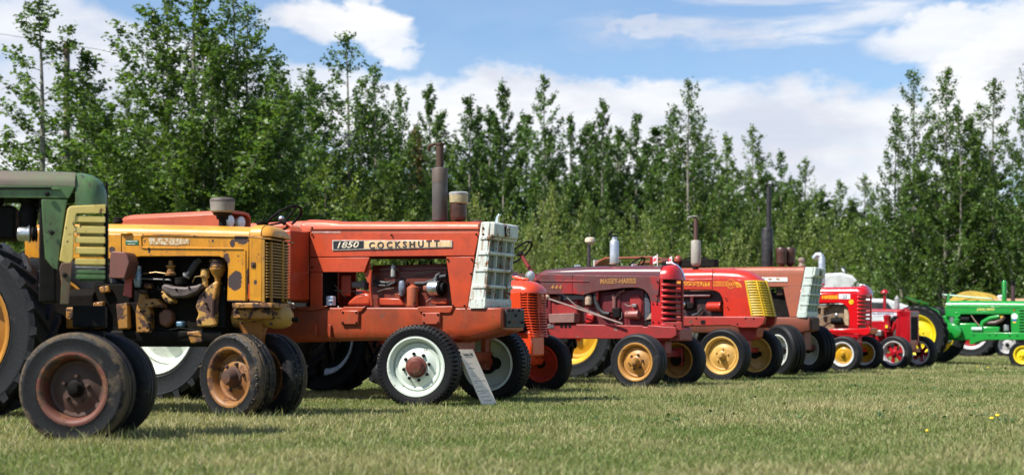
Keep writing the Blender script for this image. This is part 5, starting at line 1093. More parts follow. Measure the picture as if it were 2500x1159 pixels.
block = lambda name, pts, va, vb, mat, bevel=.012: T.part(name, MB().prism(T.L(pts, va), -va, -vb), mat, bevel)
P3 = lambda va, *q: [(T.P(a, b, va)[0], -va, T.P(a, b, va)[1]) for a, b in q]
block('engine_block', [(1425, 712), (1572, 706), (1572, 800), (1425, 800)], .13, -.14, ENG)
block('engine_panel', [(1470, 718), (1515, 712), (1515, 765), (1470, 765)], .15, .1, ENG, .02); block('gear_cover', [(1535, 722), (1560, 718), (1568, 735), (1566, 775), (1540, 760)], .15, .1, paint('grimy_red', (1, 1, 1)), .02)
block('clutch_cover', [(1345, 735), (1410, 730), (1410, 795), (1345, 795)], .15, -.15, paint('grimy_red', (1, 1, 1)), .03)
block('rear_housing', [(1240, 700), (1345, 718), (1345, 815), (1240, 830)], .16, -.16, ENG, .03)
block('battery_box', [(1339, 766), (1402, 764), (1402, 787), (1340, 788)], .30, .12, paint('grey_red_box', (.20, .10, .085), rust=.25, rough=.6, fade=(.26, .14, .12), speck=.3), .008)
T.part('generator', MB().lathe([(.02, 0), (.05, .0), (.055, .02), (.055, .15), (.06, .155), (.06, .18), (.02, .19)], (T.X(1528, .2), -.2, T.Z(1540, 768, .2)), (1, 0, 0), 18), paint('dull_pink_generator', (.28, .08, .07), rust=.25, rough=.4, speck=.3))
block('regulator', [(1542, 742), (1553, 742), (1553, 749), (1542, 749)], .2, .15, STEEL, .004)
T.part('intake_hose', MB().tube(P3(.18, (1453, 715), (1455, 735), (1462, 755), (1474, 765), (1488, 766)), .03, 10), HOSE)
T.part('air_pipe', MB().tube(P3(.17, (1457, 712), (1456, 735)), .034, 10), REDM)
block('carburetor', [(1492, 752), (1512, 750), (1514, 775), (1496, 778)], .2, .1, DARK, .015); T.part('manifold_pipe', MB().tube(P3(.16, (1500, 755), (1500, 730), (1496, 718)), .028, 10).tube(P3(.16, (1500, 728), (1512, 714), (1525, 708)), .022, 8), simple('rusty_pink_pipe', (.16, .06, .055), .6))
T.part('oil_filter', MB().lathe([(.03, 0), (.05, .01), (.05, .1), (.03, .14)], (T.X(1436, .2), -.18, T.Z(1436, 745, .2)), (0, 0, 1), 16), simple('tan_filter', (.32, .22, .15), .5))
T.part('fuel_pump', MB().rings([[(x, -y, z) for x, z in T.L(pp, .2)] for pp, y in (([(1428, 790), (1446, 786), (1450, 768), (1432, 764)], .1), ([(1428, 790), (1446, 786), (1450, 768), (1432, 764)], .2))]), REDM, .012)
block('radiator_side', [(1573, 712), (1580, 718), (1588, 742), (1588, 778), (1573, 785)], .16, .0, simple('slate_radiator', (.055, .06, .075), .5), .01); block('fan_guard', [(1576, 780), (1590, 762), (1592, 778)], .2, .17, simple('tan_filter', (1, 1, 1)), .004)
T.part('steering_rod', MB().tube(P3(.33, (1332, 727), (1345, 731), (1520, 790)), .013, 8), simple('dusty_rod', (.22, .13, .11), .6)); T.part('steering_rod', MB().tube(P3(.30, (1383, 725), (1405, 745), (1500, 783)), .008, 6), WIRE)
T.part('rod_joint', MB().ell(P3(.33, (1332, 725))[0], .06, .03, .04, 12, 8), simple('tan_filter', (1, 1, 1)))
T.part('wire', MB().tube(P3(.2, (1524, 741), (1534, 747), (1544, 745)), .005, 5).tube(P3(.2, (1512, 780), (1518, 775), (1518, 760)), .005, 5), WIRE)
# stacks
T.up('air_stack', [(2, 660), (4.6, 658), (4.4, 596)], 1438, .06, simple('dark_pipe', (.045, .03, .032), .45))
T.up('air_stack_cap', [(5, 598), (9, 594), (13, 591), (13.2, 584), (11, 580.5), (6, 579), (1, 579)], 1441, .06, simple('tan_cap', (.46, .38, .27), .5))
T.up('stack_collar', [(9, 660), (9, 657), (5, 655)], 1438, .06, DARK)
SIL = simple('silver_paint', (.48, .50, .54), .36, .55, var=.15, scale=8)
T.up('muffler', [(2, 646), (10.5, 644), (11.5, 640), (11, 590), (9, 587), (6.5, 585), (6.5, 577)], 1500, .05, SIL, 24)
T.up('exhaust_elbow', [(6, 668), (6.5, 655), (6, 646), (11.6, 645), (11.8, 642)], 1499, .07, simple('tan_filter', (1, 1, 1)))
cap_flap(T, 1486, 566, 1505, 576, .05, BLACK); T.part('cap_hinge', MB().box(T.X(1493, .05), T.X(1506, .05), -.09, -.01, T.Z(1500, 578, .05), T.Z(1500, 574, .05)), BLACK, .004)
T.up('fuel_cap', [(4, 656), (5, 651), (8, 650), (8, 647), (4, 646), (1, 645.5)], 1409, .04, CHROME)
x_, z_ = T.P(1268, 616, 0)
steering_wheel(T, (x_, 0, z_), 42, .21, col_to=(T.P(1303, 672, 0)[0], 0, T.P(1303, 672, 0)[1]), colmat=REDD)
T.part('column_support', MB().tube([(T.P(1300, 668, 0)[0], 0, T.P(1300, 668, 0)[1]), (T.P(1330, 716, 0)[0], 0, T.P(1330, 716, 0)[1])], [.03, .045], 8), REDD)
T.part('headlight', MB().lathe([(.01, -.07), (.05, -.05), (.072, 0), (.07, .012)], (T.X(1295, .36), -.36, T.Z(1297, 673, .36)), (.9, -.4, 0), 20).tube([(T.X(1295, .36)-.02, -.36, T.Z(1297, 680, .36)), (T.X(1295, .36)-.02, -.3, T.Z(1297, 700, .36)), (T.X(1310, .2), -.2, T.Z(1310, 705, .2))], .012, 6), simple('grey_lamp_shell', (.20, .19, .17), .5))
MB().lathe([(.066, 0), (.066, .012), (.05, .022), (.005, .028)], (T.X(1295, .36), -.36, T.Z(1297, 673, .36)), (.9, -.4, 0), 20).build('lamp_glass', GLASS, T.e)
for sg in (1, -1): fender(T, -2.95, -1.75, sg*.52, sg*.92, T.Z(1270, 656, .7), .85, MART)
GR = paint('gold_wheel_paint', (.45, .225, .05), rust=.3, rough=.45, fade=(.33, .16, .04), speck=.5, grime=.5, rustc=(.10, .045, .02))
front_pair(T, .69, .35, .226, .215, TYRE_G, GR, GR, yaw=-3, style='rib', nuts=6, nutmat=RUSTY, dish=-.25, hublen=.5, hubr=.26)
T.part('front_axle', MB().box(-.05, .05, -.62, .62, .38, .46).box(-.07, .07, -.68, -.6, .26, .5).box(-.07, .07, .6, .68, .26, .5), REDD, .012)
rear_pair(T, -2.3, .8, .70, .45, .33, TYRE, GR, GR, style='lug', nuts=0, dish=.05)
gearbox(T, -2.3, T.X(1300, .1), REDD, .5, 1.0, .19); pan_seat(T, -2.55, 1.2, REDD)
# two little paper flags stuck on the nose
FRED = simple('flag_red', (.62, .01, .02), .7, var=.08, bump=0); FWH = simple('flag_white', (.75, .75, .76), .7, var=.05, bump=0)
LEAF = [(0, -.5), (.035, -.5), (.03, -.24), (.3, -.3), (.26, -.2), (.5, .0), (.43, .04), (.47, .2), (.33, .17), (.29, .24), (.17, .1), (.2, .36), (.12, .32), (0, .5)]
LEAF = LEAF+[(-x, y) for x, y in LEAF[::-1][1:-1]]
def flag(px, py, v_, hpx, wpx, label, curl):
    x, z = T.P(px, py, v_); k = T.k(px, v_); H, W = hpx*k, wpx*k
    wl = T.e.matrix_world if False else Matrix.Translation((T.O.x, T.O.y, 0)) @ Matrix.Rotation(-T.th, 4, 'Z')
    e = tag(empty('flag', wl @ Vector((x, -v_, z)), -T.th), label, 'flag', 'little flags on the maroon tractor nose')
    MB().cyl((0, 0, 0), (0, 0, H*1.75), .006, n=8).build('flag_stick', FWH, e)
    def bend(u): return (-W*u*.86, curl*math.sin(u*3.2)*W*.35, -.10*W*u*math.sin(u*2)*0)
    def strip(name, u0, u1, mat, off=0):
        m = MB(); rr = []
        for i in range(5):
            u = u0+(u1-u0)*i/4; a, b2, _ = bend(u); dz = -.35*W*u
            rr.append([(a, b2-.0012, H*1.75+dz), (a, b2-.0012, H*.75+dz), (a, b2+.0012, H*.75+dz), (a, b2+.0012, H*1.75+dz)])
        return m.rings(rr).build(name, mat, e)
    strip('red_band', .0, .26, FRED); strip('white_field', .262, .74, FWH); strip('red_band', .742, 1, FRED)
    pts = []
    for lx, lz in LEAF:
        u = .5+lx*.42; a, b2, _ = bend(u); pts.append((a, b2, H*1.25-.35*W*u+lz*H*.72))
    m = MB(); n = len(pts); m.add([(a, b2-.004, c) for a, b2, c in pts]+[(a, b2+.004, c) for a, b2, c in pts], [tuple(range(n)), tuple(range(2*n-1, n-1, -1))]+[(i, i+n, (i+1) % n+n, (i+1) % n) for i in range(n)])
    m.build('maple_leaf', FRED, e)
flag(1605, 652, .12, 18, 22, 'red and white maple leaf flag nearest the silver muffler', 1)
flag(1640, 650, -.02, 14, 10, 'half folded maple leaf flag in front of the red dome cap', .4)

# ---- 6. red 50
T = Tractor((3.06, 20.5), .69, 30, 'bright red tractor with yellow slotted grille, round 50 badge and gold front wheels')
v = .25
RED = paint('orange_red_enamel', (.50, .028, .012), rust=-.05, rough=.3, fade=(.40, .026, .012), speck=.2, grime=.35, coat=.2, rustc=(.08, .025, .015))
REDF = paint('frame_red_worn', (.34, .022, .016), rust=.28, rough=.45, fade=(.25, .03, .02), speck=.3, grime=.4, rustc=(.06, .025, .02))
GY = paint('grille_yellow', (.66, .42, .02), rust=.12, rough=.4, speck=.4)
hood_top(T, 'hood', [(1600, 656, 681), (1666, 656.5, 681), (1739, 655.5, 680)], None, v, RED, p=2.6)
rr = []
for px, top, bot, q in ((1740, 655.5, 680, 1), (1775, 656, 681, 1), (1800, 658, 682, 1), (1820, 663, 684, .98), (1834, 671, 686, .93), (1844, 679, 688, .84), (1850, 685, 690, .74)):
    x, zb = T.P(px, bot+1, v); rr.append([(x, y*q, z) for x, y, z in arch(x, v+.003, zb, T.P(px, top, v*.45)[1], 16, 2.5)])
T.part('nose_top', MB().rings(rr), RED)
T.panel('hood_side', [(1600, 681), (1740, 680), (1800, 682), (1822, 684), (1828, 715), (1838, 771), (1838, 773), (1766, 772), (1766, 738), (1763, 725), (1757, 715), (1748, 710), (1735, 706.5), (1600, 706)], v+.003, RED, .014, .005)
far_side(T, 'hood_side', [(1600, 681), (1822, 684), (1838, 773), (1766, 772), (1757, 715), (1735, 706), (1600, 706)], v, RED)
T.part('panel_seam', MB().prism(T.L([(1739, 656), (1740, 656), (1740, 708), (1739, 708)], v), -v-.0055, -v), DARK)
T.part('hood_bead', MB().prism(T.L([(1600, 682), (1739, 681.5), (1739, 684), (1600, 684)], v), -v-.009, -v), RED, .003)
YST = simple('yellow_stripe', (.62, .28, .02), .4)
T.part('stripe', MB().prism(T.L([(1640, 687), (1733, 687.5), (1733, 698), (1640, 698)], v), -v-.0055, -v), YST)
T.text('name_lettering', 'COCKSHUTT', RED, (1662, 689), (1730, 697), v+.006, bold=.02)
for a in (687, 691.5, 696): T.part('stripe', MB().prism(T.L([(1741, a), (1775, a), (1775, a+1.6), (1741, a+1.6)], v), -v-.0055, -v), YST)
x_, z_ = T.P(1785, 693, v); k = T.k(1785, v)
T.part('badge_ring', MB().torus((x_, -v-.004, z_), (0, 1, 0), 10.5*k, .9*k, 30, 6), YST); T.text('badge_number', '50', YST, (1778, 688.5), (1792, 697.5), v+.005, bold=.01)
T.part('badge_wing', MB().prism(T.L([(1796, 687), (1804, 689), (1811, 697), (1810, 703), (1805, 696), (1796, 694)], v), -v-.0055, -v).prism(T.L([(1796, 697), (1803, 698), (1807, 702), (1797, 700)], v), -v-.0055, -v), YST)
g = empty('grille', parent=T.e); x0, zt = T.P(1820, 684, v); x1, _ = T.P(1851, 690, v*.8); xb0, zb = T.P(1836, 772, v); xb1, _ = T.P(1872, 772, v*.8)
def gx(q, f): return (x0+(xb0-x0)*q)*(1-f)+(x1+(xb1-x1)*q)*f
for i in range(14):
    q = (i+.5)/14; z = zt+(zb-zt)*q; h = .016
    ring = [(gx(q, 0)+.0, -v-.006), (gx(q, .6), -v*.97), (gx(q, 1), -v*.8), (gx(q, 1)+.03, -v*.4), (gx(q, 1)+.035, 0), (gx(q, 1)+.03, v*.4), (gx(q, 1), v*.8), (gx(q, .6), v*.97), (gx(q, 0), v+.006)]
    T.part('grille_slat', MB().rings([[(x, y, z-h), (x+.012, y*1.02, z), (x, y, z+h), (x-.012, y*.95, z+h*.5)] for x, y in ring]), GY, 0, g)
T.part('grille_edge', MB().prism([(gx(0, 0)-.012, zt), (gx(0, 0)+.02, zt), (gx(1, 0)+.02, zb), (gx(1, 0)-.012, zb)], -v-.012, -v+.02).prism([(gx(0, 0)-.012, zt), (gx(0, 0)+.02, zt), (gx(1, 0)+.02, zb), (gx(1, 0)-.012, zb)], v-.02, v+.012).tube([(gx(0, 1)-.02, -v*.88, zt), (gx(1, 1)-.02, -v*.88, zb)], .014, 6).tube([(gx(0, 1)+.045, 0, zt), (gx(1, 1)+.045, 0, zb)], .02, 6), GY, .004, g)
T.part('radiator_core', MB().prism([(gx(0, 0)+.03, zt), (gx(0, 0)+.06, zt), (gx(1, 0)+.06, zb), (gx(1, 0)+.03, zb)], -v+.03, v-.03), BLACK, 0, g)
for sg in (-1, 1): T.part('frame_rail', MB().prism(T.L([(1600, 772), (1838, 772), (1868, 773), (1864, 790), (1850, 800), (1810, 800), (1780, 794), (1660, 796), (1600, 800)], v+.02), sg*(v+.02), sg*(v-.06)), REDF, .012)
block('rail_socket', [(1711, 781), (1722, 781), (1722, 791), (1711, 791)], v+.022, v, BLACK, .002) if False else T.part('rail_socket', MB().prism(T.L([(1711, 781), (1722, 781), (1722, 791), (1711, 791)], v+.022), -v-.023, -v), BLACK)
bolt_row(T, [(1820, 776), (1840, 777), (1772, 728), (1776, 750), (1700, 776), (1690, 792), (1800, 790)], v+.022, BLACK, .012)
block = lambda name, pts, va, vb, mat, bevel=.012: T.part(name, MB().prism(T.L(pts, va), -va, -vb), mat, bevel)
block('engine_block', [(1600, 712), (1764, 708), (1764, 775), (1600, 775)], .12, -.14, simple('black_red_block', (.03, .010, .010), .5, var=.6)); block('front_bolster', [(1800, 798), (1850, 798), (1846, 822), (1838, 830), (1812, 830)], .14, -.14, REDF)
T.part('generator', MB().lathe([(.02, 0), (.06, .0), (.068, .02), (.068, .19), (.072, .2), (.072, .22), (.02, .23)], (T.X(1727, .2), -.2, T.Z(1740, 748, .2)), (1, 0, 0), 18), RED)
T.part('exhaust_manifold', MB().tube([(T.X(px, .17), -.17, T.Z(px, py, .17)) for px, py in ((1610, 722), (1668, 722), (1735, 721))], .03, 8).tube([(T.X(1690, .17), -.17, T.Z(1690, 722, .17)), (T.X(1690, .17), -.17, T.Z(1690, 745, .17))], .03, 8), ENG)
block('carburetor', [(1664, 738), (1690, 736), (1694, 752), (1668, 756)], .2, .1, DARK, .015); T.part('fuel_bowl', MB().ell((T.X(1668, .22), -.22, T.Z(1668, 742, .22)), .04, .03, .05, 12, 8), CHROME)
T.part('intake_pipe', MB().tube([(T.X(px, .17), -.17, T.Z(px, py, .17)) for px, py in ((1715, 752), (1705, 765), (1690, 770))], .02, 8), HOSE)
T.up('muffler', [(4, 652), (9, 648), (11.5, 644), (12.3, 640), (12.3, 590), (11, 587), (5, 586)], 1699, .05, paint('cream_grey_muffler', (.36, .33, .28), rust=.25, rough=.5, fade=(.30, .27, .23), speck=.3), 24)
T.up('exhaust_base', [(8, 664), (7, 650), (5, 648)], 1698, .05, BLACK); T.up('exhaust_pipe', [(5.2, 588), (5.2, 534), (6, 533)], 1699, .05, paint('brown_pipe', (.10, .045, .035), rust=.3, rough=.6)); cap_flap(T, 1677, 528, 1704, 538, .05, STEEL)
T.up('small_cap', [(7, 660), (7, 656), (3, 655)], 1788, 0, RED)
G6 = paint('cream_yellow_wheel', (.55, .34, .09), rust=.05, rough=.42, fade=(.45, .26, .065), speck=.3, grime=.4)
front_pair(T, .69, .385, .262, .225, TYRE, G6, G6, yaw=-3, style='rib', nuts=5, nutmat=G6, dish=-.22, hublen=.42, hubr=.20)
T.part('front_axle', MB().box(-.05, .05, -.6, .6, .40, .48).box(-.1, .1, -.15, .15, .4, .62), REDF, .012)
rear_pair(T, -2.35, .8, .70, .45, .34, TYRE_G, paint('bright_yellow_rear_rim', (.62, .34, .02), rust=.02, rough=.4, speck=.15), RED, style='lug', nuts=0, dish=.12)
gearbox(T, -2.35, T.X(1600, .1), REDF, .5, 1.0, .2); pan_seat(T, -2.55, 1.2, RED); block('fuel_tank', [(1560, 660), (1600, 657), (1600, 705), (1560, 705)], .22, -.22, RED, .04)
steering_wheel(T, (-1.75, 0, 1.72), 42, .2, col_to=(-1.35, 0, 1.45))

# ---- 7. second white-grille tractor
T = Tractor((4.42, 23.2), .82, 30, 'rust orange tractor with white slotted grille and tall black exhaust stack')
v = .28
OR7 = paint('rust_faded_orange', (.33, .085, .038), rust=.16, rough=.5, fade=(.27, .085, .05), speck=.3, grime=.35, rustc=(.11, .045, .03)); OR7D = paint('rusty_frame_orange', (.24, .06, .032), rust=.4, rough=.6, fade=(.16, .06, .04), rustc=(.08, .035, .025), speck=.4)
W7 = paint('dirty_white_grille', (.52, .58, .52), rust=.2, rough=.5, fade=(.44, .52, .47), speck=.4, grime=.25, streak=.4)
hood_top(T, 'hood', [(1640, 654, 668), (1751, 653, 668), (1860, 651, 668), (1962, 651, 668)], None, v, OR7, p=4.4)
T.panel('hood_side', [(1640, 668), (1962, 668), (1956, 699), (1640, 700)], v, OR7, .014); T.panel('front_panel', [(1912, 700), (1956, 699), (1944, 773), (1928, 773), (1919, 735)], v+.002, OR7, .014)
T.panel('rear_panel', [(1640, 700), (1862, 699), (1862, 773), (1640, 773)], v-.01, OR7, .014)
far_side(T, 'hood_side', [(1640, 668), (1962, 668), (1956, 699), (1640, 700)], v, OR7)
T.part('name_strip', MB().prism(T.L([(1847, 676), (1923, 677), (1923, 687), (1847, 687)], v), -v-.01, -v), simple('white_strip', (.66, .66, .63), .4))
for px in (1856, 1876, 1895): T.part('worn_mark', MB().prism(T.L([(px, 679), (px+10, 679), (px+8, 684), (px+1, 684)], v), -v-.0115, -v-.009), simple('tan_mark', (.30, .20, .12), .6))
T.part('fender_stay', MB().prism(T.L([(1895, 765), (1912, 745), (1918, 760), (1905, 770)], .1), -.1, -.05), OR7, .01)
block = lambda name, pts, va, vb, mat, bevel=.012: T.part(name, MB().prism(T.L(pts, va), -va, -vb), mat, bevel)
block('engine_block', [(1860, 715), (1935, 712), (1935, 776), (1860, 776)], .14, -.14, DARK); block('oil_can', [(1893, 703), (1913, 703), (1914, 722), (1894, 722)], .2, .1, RUSTY, .03); block('hose', [(1870, 712), (1888, 704), (1888, 712), (1872, 722)], .18, .12, DARK)
T.part('frame', MB().rings([[(x, -h_, zt_), (x, -h_-.01, (zt_+zb_)/2), (x, -h_*.85, zb_), (x, h_*.85, zb_), (x, h_+.01, (zt_+zb_)/2), (x, h_, zt_)] for x, h_, zt_, zb_ in ((T.X(1640, v), v, T.Z(1800, 773, v), T.Z(1800, 812, v)), (T.X(1950, v), v, T.Z(1950, 774, v), T.Z(1950, 812, v)), (T.X(1958, v)+.12, v-.02, T.Z(1950, 774, v), T.Z(1950, 806, v)))]), OR7D, .012, sharp=50)
T.part('weight_plate', MB().box(T.X(1958, v)+.12, T.X(1958, v)+.145, -.2, .2, T.Z(1958, 804, v), T.Z(1958, 777, v)), RUSTY, .006)
xb, zb = T.P(1944, 773, v); xt, zt = T.P(1966, 652, v); H = zt-zb; g = empty('grille', parent=T.e)
xq = lambda z: xb+(xt-xb)*(z-zb)/H; xw = lambda z: xb+.16+(xt-xb-.02)*(z-zb)/H; hw = v+.005; zh = zb+H*.82
for sg in (-1, 1): T.part('grille_side', MB().prism([(xq(zb), zb), (xw(zb), zb), (xw(zt), zt), (xq(zt), zt)], sg*hw, sg*(hw-.03)), W7, .008, g)
T.part('grille_header', MB().prism([(xq(zh)+.03, zh), (xw(zh)+.05, zh), (xw(zt)+.04, zt-.015), (xw(zt)+.02, zt), (xt+.02, zt)], -hw+.012, hw-.012), W7, .012, g)
T.part('grille_back', MB().prism([(xw(zb)-.05, zb), (xw(zb)-.03, zb), (xw(zt)-.03, zt), (xw(zt)-.05, zt)], -hw+.03, hw-.03), simple('pale_green_back', (.20, .29, .25), .6), 0, g)
for i, q in enumerate((.045, .25, .45, .65, .81)):
    z = zb+H*q; hh = .05 if i == 0 else .016; fx = xw(z)
    m = MB().rings([[(fx+.010, y, z-hh), (fx+.024, y, z), (fx+.018, y, z+hh), (fx-.02, y, z+hh), (fx-.02, y, z-hh)] for y in (-hw-.01, hw+.01)]); m.box(xq(z)+.02, fx+.01, -hw-.01, -hw+.004, z-hh, z+hh)
    T.part('grille_bar', m, W7, .005, g)
for y in (-.27, -.09, .09, .27): T.part('grille_fin', MB().prism([(xw(zb)-.032, zb+.03), (xw(zb)+.012, zb+.03), (xw(zh)+.012, zh), (xw(zh)-.032, zh)], y-.007, y+.007), W7, .002, g)
xg = xw((zh+zt)/2)+.048
T.part('emblem_plate', MB().prism([(xg-.005, zh+.015), (xg+.005, zh+.015), (xg+.003, zt-.03), (xg-.006, zt-.03)], -.055, .055), BLACK, .002, g)
T.part('emblem_letters', MB().tube([(xg+.006, .032*math.cos(R_(40+28*i)), (zh+zt)/2+.04*math.sin(R_(40+28*i))) for i in range(11)], .006, 6), simple('cream_print', (1, 1, 1)), 0, g)
T.up('muffler', [(3, 655), (14, 652), (14.5, 648), (14.5, 562), (13, 557), (7, 555)], 1873, .05, simple('black_muffler', (.022, .019, .02), .5, var=.5), 24); T.up('exhaust_pipe', [(6.2, 558), (6.2, 456), (7, 455)], 1877, .05, simple('black_muffler', (1, 1, 1))); cap_flap(T, 1866, 451, 1885, 460, .05, BLACK)
for px in (1908, 1929): T.up('air_precleaner', [(3, 652), (8, 646), (12.5, 642), (12.5, 622), (13.5, 618), (13.8, 608), (12, 605), (2, 604)], px, .05 if px < 1920 else -.12, paint('brown_precleaner', (.075, .03, .022), rust=.3, rough=.4))
T.up('hood_vent', [(8, 652), (9, 648), (6, 645), (6, 638), (8.5, 637), (8.5, 631), (5, 629), (1, 628.5)], 1957, .0, simple('dusty_vent', (.26, .19, .15), .6))
for sg in (1, -1):
    xa, za = T.P(1478, 631, .75); xb_, _ = T.P(1600, 631, .75)
    fender(T, xa-.1, xb_+.25, sg*.55, sg*1.0, za+.01, za-.28, OR7); 
    T.part('fender_end', MB().box(xa-.12, xa-.10, -sg*.57, -sg*.98, za-.26, za-.03), simple('white_strip', (1, 1, 1)), .006)
T.part('dash_box', MB().box(T.X(1560, .1), T.X(1640, .2), -.26, .26, 1.1, T.Z(1640, 660, .2)), OR7D, .03)
T.up('red_dome_cap', [(2, 646), (3, 640), (9, 638), (9.5, 633), (8, 628), (4, 624), (1, 623)], 1655, .1, paint('dull_red_dome', (.30, .06, .035), rust=.1, rough=.4)); T.part('roll_bar', MB().tube([(T.X(px, .0), 0, T.Z(px, py, 0)) for px, py in ((1660, 645), (1672, 632), (1690, 627), (1720, 630), (1745, 645))], .02, 6).box(T.X(1620, 0), T.X(1750, 0), -.1, .1, T.Z(1700, 652, 0), T.Z(1700, 634, 0)), DARK, .02)
front_pair(T, .80, .425, .25, .27, TYRE, paint('white_front_rim', (.60, .62, .58), rust=.05, rough=.4, speck=.3), DARK, yaw=-30, style='rib', nuts=0, dish=.15)
T.part('front_axle', MB().box(-.06, .06, -.68, .68, .40, .5).box(-.1, .15, -.16, .16, .42, .72), OR7D, .012)
rear_pair(T, -2.6, .9, .80, .5, .42, TYRE, paint('white_rear_rim', (1, 1, 1)), DARK, style='lug', nuts=0)
gearbox(T, -2.6, T.X(1660, .2), OR7D, .55, 1.1, .25)
T.part('seat', MB().box(-2.7, -2.25, -.25, .25, 1.25, 1.33).box(-2.75, -2.67, -.25, .25, 1.3, 1.6), BLACK, .03)

# ---- 8. number 22
T = Tractor((6.0, 25.7), .69, 30, 'glossy red tractor with white number 22 plate and silver elbow exhaust')
v = .24
R8 = paint('glossy_red', (.55, .006, .010), rust=-.2, rough=.22, fade=(.50, .006, .010), speck=0, grime=.08, coat=.4)
hood_top(T, 'hood', [(1900, 703, 715), (1960, 702, 715), (2010, 700.5, 715), (2093, 699, 715)], None, v, R8, p=2.8)
rr = []
for px, top, q, e in ((2092, 699, 1, 1), (2100, 698, 1, .9), (2108, 699.5, .94, .6), (2116, 704, .82, .3), (2122, 711, .64, .1), (2126, 719, .44, 0)):
    x, zb = T.P(px, 720, v*e)[0], T.P(px, 720, v)[1]; rr.append([(x, y*q, z) for x, y, z in arch(x, v+.006, zb, T.P(px, top, v*.45)[1], 16, 2.5)])
g = empty('grille', parent=T.e); T.part('nose_dome', MB().rings(rr), R8, 0, g)
T.part('chrome_strip', MB().tube([(T.P(px, py, 0)[0]+.015, 0, T.P(px, py, 0)[1]+.02) for px, py in ((2098, 698), (2108, 698), (2117, 703), (2124, 711), (2128, 722))], .016, 8), CHROME, 0, g)
T.panel('hood_side', [(1900, 715), (2096, 716), (2096, 800), (2074, 800), (2073, 765), (2069, 750), (2060, 742), (2048, 738.5), (2005, 739), (1900, 745)], v+.003, R8, .012, .006)
far_side(T, 'hood_side', [(1900, 715), (2096, 716), (2096, 800), (2074, 800), (2069, 750), (2048, 738), (1900, 745)], v, R8)
x0, zt = T.P(2094, 719, v); xc = T.P(2125, 760, 0)[0]; x1 = xc-.115; zb = T.Z(2105, 800, v)
for i in range(8): T.part('grille_slat', mslat(T.Z(2105, 725+9.4*i, v), .021), R8, .003, g)
T.part('grille_mesh', MB().box(x0+.02, x1-.03, -v+.02, v-.02, zb, zt), simple('brass_mesh', (.20, .13, .035), .5), 0, g); T.part('grille_post', MB().tube([(xc+.008, 0, zb), (xc+.008, 0, zt)], .022, 6), R8, .004, g)
T.part('nose_foot', MB().prism(T.L([(2030, 802), (2126, 800), (2124, 814), (2112, 819), (2060, 812), (2000, 812)], v), -v, v), R8, .015)
YLT = simple('lemon_letters', (.75, .50, .02), .4)
T.text('name_lettering', 'MASSEY HARRIS', YLT, (1963, 721), (2046, 729.5), v+.004, bold=.02)
T.part('number_plate', MB().prism(T.L([(2048, 717), (2076, 717.5), (2076, 729.5), (2048, 729)], v), -v-.008, -v), simple('plate_white', (.75, .76, .78), .4)); T.text('plate_number', '22', INK, (2057, 719), (2068, 727.5), v+.0085)
T.part('yellow_dot', MB().lathe([(.045, 0), (.045, .006), (.001, .007)], (T.X(2078.5, v), -v-.002, T.Z(2078, 736.5, v)), (0, -1, 0), 20), simple('dot_yellow', (.75, .42, .01), .4))
block = lambda name, pts, va, vb, mat, bevel=.012: T.part(name, MB().prism(T.L(pts, va), -va, -vb), mat, bevel)
TAN = simple('dusty_tan_engine', (.20, .135, .08), .6, var=.4, scale=12)
block('engine_block', [(1960, 745), (2062, 742), (2062, 808), (1960, 808)], .11, -.14, TAN, .02); block('radiator_side', [(2061, 744), (2070, 752), (2073, 770), (2073, 796), (2060, 793)], .17, .0, simple('tan_shroud', (.36, .27, .17), .6))
T.part('manifold', MB().tube([(T.X(px, .17), -.17, T.Z(px, py, .17)) for px, py in ((1985, 746), (2010, 750), (2025, 744))], .035, 8).tube([(T.X(2009, .17), -.17, T.Z(2009, 750, .17)), (T.X(2008, .17), -.17, T.Z(2008, 770, .17))], .035, 8), TAN)
T.part('generator', MB().lathe([(.02, 0), (.06, .0), (.065, .02), (.065, .2), (.02, .22)], (T.X(2030, .2), -.2, T.Z(2040, 783, .2)), (1, 0, 0), 16), BLACK); T.part('fuel_bowl', MB().ell((T.X(2044, .2), -.24, T.Z(2044, 769, .2)), .04, .03, .04, 10, 8), ALU); T.part('wire', MB().tube([(T.X(px, .2), -.2, T.Z(px, py, .2)) for px, py in ((1990, 790), (2010, 772), (2030, 768))], .008, 5), WIRE)
T.up('muffler', [(3, 706), (5, 702), (5, 697), (8.2, 695), (8.2, 630), (7, 627)], 2006, .05, SIL, 20); T.up('red_band', [(8.4, 696), (8.6, 694), (8.4, 692)], 2006, .05, R8)
x_, z_ = T.P(2006, 628, .05); T.part('exhaust_elbow', MB().tube([(x_, -.05, z_-.03), (x_, -.05, z_+.02), (x_-.03, -.05, z_+.05), (x_-.09, -.05, z_+.05), (x_-.15, -.05, z_-.02)], .05, 12), SIL)
W8 = paint('yellow_wheel_22', (.55, .29, .012), rust=-.2, rough=.35, speck=.1); front_pair(T, .69, .33, .21, .20, TYRE_G, simple('white_rim_22', (.50, .50, .50), .45), W8, yaw=-4, style='rib', nuts=0, dish=-.2, disc=W8)
T.part('front_axle', MB().box(-.05, .05, -.6, .6, .34, .42).box(-.09, .09, -.14, .14, .34, .62), R8, .012)
rear_pair(T, -2.3, .8, .70, .45, .33, TYRE, W8, R8, style='lug', nuts=0); gearbox(T, -2.3, T.X(1960, .1), R8, .5, 1.0, .19); pan_seat(T, -2.5, 1.2, R8)
for sg in (-1, 1): T.part('frame_rail', MB().prism(T.L([(1900, 806), (2096, 804), (2096, 814), (1900, 818)], v), sg*(v-.01), sg*(v-.07)), R8, .01)

